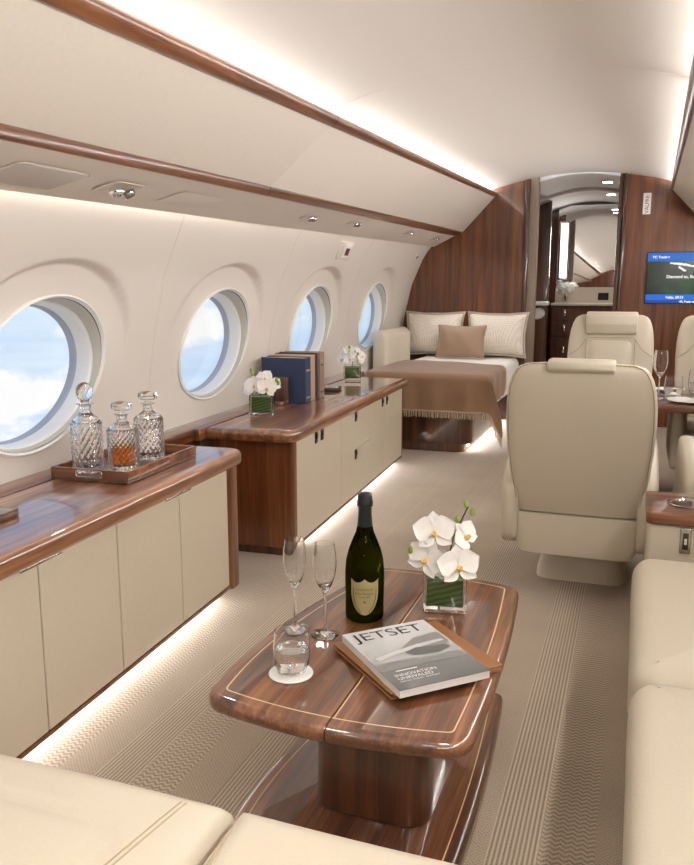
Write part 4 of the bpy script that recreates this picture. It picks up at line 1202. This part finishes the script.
def reading_light():
    t = thing('reading_light', 'x', 'reading light', (0, 0, 0), 0, 'reading lights under the left bins')
    bm = BM(); ol = rr_poly(.090, .052, .034)
    skin_rings(bm, [[(p.x, p.y, z) for p in offset_poly(ol, o)] for o, z in ((0, .0005), (.001, .003), (.009, .0035), (.012, .0005))], True, False, False)
    obj('frame', bm, CREAMTRIM, t, 50)
    bm = BM(); skin_rings(bm, [[(p.x * k_, p.y * k_, z) for p in ol] for k_, z in ((.87, .0015), (.84, .0012), (.3, .0008))]); obj('dish', bm, CREAMTRIM, t, 30)
    for sx in (-.030, .028):
        bm = BM(); M = Matrix.Translation((sx, .008, .0125)) @ Matrix.Rotation(.45 if sx > 0 else -.3, 4, 'Y')
        lathe(bm, [(.024, 0), (.024, .012), (.019, .018), (.013, .018), (.012, .010), (.001, .010)], 24, (0, 0, 0), True, True, M); obj('lamp_eyeball', bm, STEEL if sx > 0 else CHROME, t, 40)
    return t
RL = [(2.24, .50, 1.0, 'twin-eyeball reading light under the bin above the nearest window'), (3.94, .62, .8, 'twin-eyeball reading light under the bin just past the panel seam'),
      (4.67, .70, .8, 'twin-eyeball reading light between the red-button panel and the panel seam'), (6.14, .70, .75, 'twin-eyeball reading light over the far window'),
      (7.28, .62, .75, 'twin-eyeball reading light nearest the bulkhead, above the bed')]
r0 = reading_light()
for i, (y, t_, k_, lab_) in enumerate(RL):
    r = r0 if i == 0 else dup(r0, (0, 0, 0), 0, lab_)
    r['label'] = lab_; put(r, val_frame(y, t_)); r.scale = (k_, k_, k_)
spk = thing('speaker_grille', 'flat grey speaker grille under the bin at the left edge', 'speaker', (0, 0, 0)); put(spk, val_frame(1.86, .44))
bm = BM(); nose_prism(bm, rr_poly(.15, .075, .018), .0, .003, .001, 2); obj('grille', bm, SPEAKER, spk)
bm = BM(); ol = rr_poly(.158, .083, .022); skin_rings(bm, [[(p.x, p.y, z) for p in offset_poly(ol, o)] for o, z in ((0, .0003), (.002, .0022), (.006, .0022), (.0065, .0))], True, False, False); obj('frame', bm, CREAMTRIM, spk)
hp = thing('access_hatch', 'flush rectangular hatch between the first two reading lights', 'hatch', (0, 0, 0)); put(hp, val_frame(2.72, .50))
bm = BM(); nose_prism(bm, rr_poly(.16, .06, .012), 0, .0018, .001, 2); obj('cover', bm, BINPANEL, hp)
def wall_frame(y, z):
    p = Vector((wall_x(y, z), y, z)); a = (Vector((wall_x(y + .05, z), y + .05, z)) - p).normalized(); u = (Vector((wall_x(y, z + .03), y, z + .03)) - p).normalized()
    n = a.cross(u); n = n if n.x > 0 else -n; n.normalize(); u = n.cross(a) if n.cross(a).z > 0 else a.cross(n)
    a2 = u.cross(n)
    M = Matrix((a2, u, n)).transposed().to_4x4(); M.translation = p; return M
cp = thing('call_panel', 'white wall panel with red button between the third and fourth windows', 'control panel', (0, 0, 0)); put(cp, wall_frame(5.27, 1.515))
bm = BM(); nose_prism(bm, rr_poly(.135, .062, .012), .0, .012, .004, 3); obj('plate', bm, CREAMTRIM, cp)
bm = BM(); nose_prism(bm, rr_poly(.075, .050, .008), .0121, .022, .004, 3); obj('raised_frame', bm, WINWHITE, cp)
bm = BM(); nose_prism(bm, rr_poly(.038, .026, .004), .0221, .026, .002, 2); obj('red_button', bm, plain('red_button', rgb(112, 14, 18), .3), cp)
wl = thing('wall_vent', 'small round chrome vent high on the wall beside the bed', 'vent', (0, 0, 0)); put(wl, wall_frame(7.50, 1.56))
bm = BM(); lathe(bm, [(.04, 0), (.04, .006), (.03, .012), (.026, .008), (.001, .008)], 28); obj('bezel', bm, CREAMTRIM, wl, 40)
bm = BM(); lathe(bm, [(.012, .0085), (.014, .016), (.001, .018)], 20); obj('nozzle', bm, DKSTEEL, wl, 40)

# ------------------------------------------------------------------ washroom end of the corridor
vn = thing('vanity', 'walnut vanity with pale stone counter seen through the doorway', 'vanity', (-.565, 9.87, 0))
bm = BM(); box(bm, (0, 0, .535), (.79, .40, 1.068), .003, 1); obj('cabinet', bm, WOOD_DK, vn)
bm = BM(); box(bm, (0, -.01, 1.085), (.80, .44, .030), .005, 2); obj('counter', bm, STONE, vn)
bm = BM(); box(bm, (0, .195, 1.192), (.79, .012, .182)); obj('backsplash', bm, STONE, vn)
for z0, z1 in ((.90, 1.06), (.72, .89), (.40, .71)):
    bm = BM(); box(bm, (-.24, -.206, (z0 + z1) / 2), (.28, .014, z1 - z0 - .006), .002, 1); d = obj('drawer', bm, WOOD_DK, vn)
    bm = BM(); box(bm, (-.24, -.217, (z0 + z1) / 2 + .01), (.030, .010, .075), .004, 2); obj('handle', bm, CHROME, d)
bm = BM(); box(bm, (.16, .186, 1.175), (.12, .01, .085), .003, 1); obj('outlet', bm, BLACK, vn)
mr_ = thing('vanity_mirror', 'tall mirror above the stone counter beyond the doorway', 'mirror', (-.56, VE + .012, 1.285))
bm = BM(); box(bm, (.0, 0, .475), (.80, .012, .95), .002, 1); obj('mirror_glass', bm, MIRROR, mr_)
vl_ = thing('wall_sconce', 'tall glowing light panel along the left edge of the mirror', 'light', (-.885, VE - .03, 1.38))
bm = BM(); box(bm, (0, .005, .33), (.115, .05, .68), .004, 2); obj('housing', bm, STEEL, vl_)
bm = BM(); box(bm, (0.005, -.025, .33), (.085, .01, .64), .004, 2); obj('diffuser', bm, emis('vanity_glow', (1, .97, .92, 1), 1.6), vl_)
hv = thing('flower_vase', 'round white hydrangea in a glass vase on the stone counter', 'flower vase', (-.815, 9.74, 1.1008))
bm = BM(); vessel(bm, [(.001, 0), (.035, 0), (.042, .02), (.036, .09), (.04, .10)], [(.037, .10), (.033, .09), (.038, .02), (.001, .012)], 28); obj('vase', bm, THIN, hv, 50)
bm = BM()
for k in range(56):
    a = k * 2.39996; z = 1 - 2 * (k + .5) / 56; q = math.sqrt(1 - z * z)
    d = Vector((q * cos(a), q * sin(a), z)); c0 = Vector((0, 0, .165)) + Vector((d.x * .09, d.y * .08, d.z * .068))
    x = d.orthogonal().normalized(); y = d.cross(x)
    for m in range(4):
        r_ = PI / 2 * m + k; e1 = x * cos(r_) + y * sin(r_); e2 = -x * sin(r_) + y * cos(r_)
        bm.faces.new([bm.verts.new(c0 + v * .034 + d * (.012 * sin(k * 5.1))) for v in (e1 * .0, e1 * .7 + e2 * .5, e1 * 1.1 + d * .15, e1 * .7 - e2 * .5)])
obj('blossom', bm, PETAL, hv, 60)
bm = BM()
for k in range(5):
    tube(bm, [(.012 * cos(k * 1.3), .012 * sin(k * 1.3), .016), (.008 * cos(k), .008 * sin(k), .10)], .003, 6)
obj('stem', bm, LEAF, hv, 60)
sh_ = thing('wash_shelf', 'white shelf with rolled towel below, left inside the doorway', 'shelf', (-1.10, 8.75, 1.05))
bm = BM(); box(bm, (0, 0, .06), (.40, .22, .045), .012, 3); obj('board', bm, CERAMIC, sh_)
bm = BM(); lathe(bm, [(.001, -.10), (.05, -.10), (.058, -.09), (.058, .09), (.05, .10), (.001, .10)], 28, (0, 0, 0), True, True, Matrix.Translation((.10, 0, -.045)) @ Matrix.Rotation(PI / 2, 4, 'X')); obj('towel', bm, WHITE_CL, sh_, 50)
for x, y, lab_ in ((-.355, 8.45, 'small square ceiling light over the corridor, nearer the doorway'), (-.345, 9.25, 'small square ceiling light over the corridor, nearer the mirror')):
    t = thing('corridor_light', lab_, 'light', (x, y, cor_z(x) - (.0 if y < 9 else .03) - .003), 0, 'corridor lights')
    bm = BM(); box(bm, (0, 0, 0), (.11, .11, .004), .001, 1); obj('frame', bm, STEEL, t)
    bm = BM(); box(bm, (0, 0, -.003), (.09, .09, .003)); obj('diffuser', bm, LAMP, t)

# ------------------------------------------------------------------ camera, sky, lights
cam = bpy.data.cameras.new('camera'); co = bpy.data.objects.new('camera', cam); C.objects.link(co)
cam.sensor_fit = 'HORIZONTAL'; cam.sensor_width = 36; cam.lens = 36 * 800 / 694
cam.clip_start = .02
co.location = (0, 0, 1.25); co.rotation_euler = (PI / 2 - math.radians(10.0999), 0, math.radians(19.828))
bpy.context.scene.camera = co

w = bpy.data.worlds.new('sky'); bpy.context.scene.world = w; w.use_nodes = True
nt = w.node_tree; bg = nt.nodes['Background']
tc = N(nt, 'ShaderNodeTexCoord'); sp = N(nt, 'ShaderNodeSeparateXYZ'); nt.links.new(tc.outputs['Generated'], sp.inputs[0])
sky = ramp(nt, [(.36, rgb(172, 203, 234)), (.47, rgb(194, 218, 242)), (.50, rgb(226, 240, 250)), (.56, rgb(192, 219, 243)), (.8, rgb(120, 170, 225))], None or (lambda: (lambda n: (nt.links.new(sp.outputs[2], n.inputs[0]), n.outputs[0])[1])(N(nt, 'ShaderNodeMapRange', clamp=True)))())
mr = [n for n in nt.nodes if n.bl_idname == 'ShaderNodeMapRange'][0]; mr.inputs[1].default_value = -1; mr.inputs[2].default_value = 1
mp = N(nt, 'ShaderNodeMapping'); mp.inputs['Scale'].default_value = (5, 5, 10); nt.links.new(tc.outputs['Generated'], mp.inputs[0])
no = N(nt, 'ShaderNodeTexNoise'); no.inputs['Scale'].default_value = 1.6; no.inputs['Detail'].default_value = 7; no.inputs['Roughness'].default_value = .55
nt.links.new(mp.outputs[0], no.inputs['Vector'])
low = N(nt, 'ShaderNodeMapRange', clamp=True); low.inputs[1].default_value = .03; low.inputs[2].default_value = -.12; low.inputs[3].default_value = -.16; low.inputs[4].default_value = .07
nt.links.new(sp.outputs[2], low.inputs[0])
ad = N(nt, 'ShaderNodeMath', operation='ADD'); nt.links.new(no.outputs[0], ad.inputs[0]); nt.links.new(low.outputs[0], ad.inputs[1])
cl = ramp(nt, [(.47, (0, 0, 0, 1)), (.56, (1, 1, 1, 1))], ad.outputs[0])
mp2 = N(nt, 'ShaderNodeMapping'); mp2.inputs['Scale'].default_value = (2, 2, 26); nt.links.new(tc.outputs['Generated'], mp2.inputs[0])
st = N(nt, 'ShaderNodeTexNoise'); st.inputs['Scale'].default_value = 1.2; st.inputs['Detail'].default_value = 4; nt.links.new(mp2.outputs[0], st.inputs['Vector'])
sr = ramp(nt, [(.45, (0, 0, 0, 1)), (.75, (.6, .6, .6, 1))], st.outputs[0])
mxa = N(nt, 'ShaderNodeMix', data_type='RGBA'); nt.links.new(sr, mxa.inputs[0]); nt.links.new(sky, mxa.inputs[6]); mxa.inputs[7].default_value = rgb(240, 246, 252)
mxb = N(nt, 'ShaderNodeMix', data_type='RGBA'); nt.links.new(cl, mxb.inputs[0]); nt.links.new(mxa.outputs[2], mxb.inputs[6]); mxb.inputs[7].default_value = rgb(250, 249, 246)
nt.links.new(mxb.outputs[2], bg.inputs[0]); bg.inputs[1].default_value = 1.05

def area(name, a, b, width, power, aim, col=(1, .973, .94)):
    """a strip lamp from a to b facing aim"""
    a, b = Vector(a), Vector(b); L = bpy.data.lights.new(name, 'AREA'); L.shape = 'RECTANGLE'
    L.size = (b - a).length; L.size_y = width; L.energy = power; L.color = col
    o = bpy.data.objects.new(name, L); C.objects.link(o); o.location = (a + b) / 2
    x = (b - a).normalized(); z = -Vector(aim).normalized(); z = (z - x * z.dot(x)).normalized(); y = z.cross(x)
    o.rotation_euler = Matrix((x, y, z)).transposed().to_euler()
    return o
def spot(name, loc, power, size=2.2, blend=.9, col=(1, .973, .94), rad=.05, aim=(0, 0, -1)):
    L = bpy.data.lights.new(name, 'SPOT'); L.energy = power; L.spot_size = size; L.spot_blend = blend; L.color = col; L.shadow_soft_size = rad
    o = bpy.data.objects.new(name, L); C.objects.link(o); o.location = loc
    o.rotation_euler = Vector(aim).to_track_quat('-Z', 'Y').to_euler(); return o
for side, nm in ((-1, 'left'), (1, 'right')):
    def cove(y):
        d = trk(TD, y); return Vector(side_pt(side, d.x - .08, y, d.y - .014))
    for k, (ya, yb) in enumerate(((Y0 + .1, 3.05), (3.15, Y1 - .05))):
        area('cove_lamp', cove(ya), cove(yb), .04, 33, (-side * 1.0, 0, .6))
    def val(y):
        z = wall_top(y); return Vector(side_pt(side, wall_x(y, z) + .012, y, z + .036))
    area('valance_lamp', val(Y0 + .1), val(Y1 - .05), .02, 13, (-side * .15, 0, -1))
# unseen fill strip added under the right-hand bins to brighten the left side
t = thing('fill_strip', 'long slim added fill strip under the right overhead bins', 'light', (0, 0, 0))
def rv(y, f=.5):
    zt = wall_top(y); a = trk(TA, y); x = lerp(wall_x(y, zt) + .03, a.x, f); return Vector(side_pt(1, x, y, lerp(zt, a.y, f) - .010))
bm = BM(); skin_rings(bm, [[rv(y, .35) + Vector((0, 0, 0)), rv(y, .65), rv(y, .65) - Vector((0, 0, .006)), rv(y, .35) - Vector((0, 0, .006))] for y in (Y0 + .3, 2.0, 4.5, Y1 - .3)]); obj('diffuser', bm, emis('fill_glow', (1, .97, .93, 1), 2.0), t)
area('fill_strip_lamp', rv(Y0 + .3) - Vector((0, 0, .012)), rv(Y1 - .3) - Vector((0, 0, .012)), .07, 115, (-1, 0, -.12))
for y, t_, k_, _ in RL:
    M = val_frame(y, t_); n_ = M.to_3x3() @ Vector((0, 0, 1))
    spot('reading_lamp', M.translation + n_ * .045, 16 if y > 7 else 9, 2.3, 1.0, rad=.04, aim=n_ + Vector((.25, -.15 if y > 7 else 0, 0)))
# toe-kick strips below the cabinets and the bed
area('toe_lamp', near_pt(-.085, 1.0, .046), near_pt(-.085, 2.74, .046), .02, 3.5, (.75, 0, -1))
area('toe_lamp', far_pt(-.07, 3.55, .032), far_pt(-.07, 5.5, .032), .02, 3.5, (.75, 0, -1))
area('toe_lamp', (-1.185, 6.15, .058), (-1.185, 7.75, .058), .02, 3, (.75, 0, -1))
# corridor
for x, y in ((-.355, 8.45), (-.345, 9.25)): spot('corridor_lamp', (x, y, 2.23), 28, 2.6, 1.0, rad=.06)
area('vanity_lamp', (-.88, VE - .075, 1.42), (-.88, VE - .075, 2.0), .08, 4, (.3, -1, 0))
# fill downlights added forward, out of view, to brighten sofa and table
for x in (-1.0, -.05):
    for y in (-1.4, -.3, .8):
        z = ceil_z(y, (x - xc(y)) / ceil_half(y))
        t = thing('fill_downlight', 'small round fill light added out of view over the front of the cabin', 'light', (x, y, z - .004), 0, 'added forward fill lights')
        bm = BM(); lathe(bm, [(.048, 0), (.048, .006), (.036, .006), (.036, 0)], 24); obj('lamp_ring', bm, STEEL, t)
        bm = BM(); lathe(bm, [(.036, .003), (.036, .006)], 24); obj('diffuser', bm, LAMP, t)
        spot('fill_downlight_lamp', (x, y, z - .02), 24, 2.5, 1.0, rad=.12)

sc = bpy.context.scene
sc.view_settings.view_transform = 'Standard'; sc.view_settings.look = 'None'
sc.view_settings.exposure = 0.12; sc.view_settings.gamma = 1.0; sc.view_settings.use_curve_mapping = False
cy = sc.cycles
cy.max_bounces = 14; cy.transmission_bounces = 14; cy.transparent_max_bounces = 16; cy.glossy_bounces = 6; cy.diffuse_bounces = 6
cy.use_denoising = True; cy.sample_clamp_indirect = 6.0
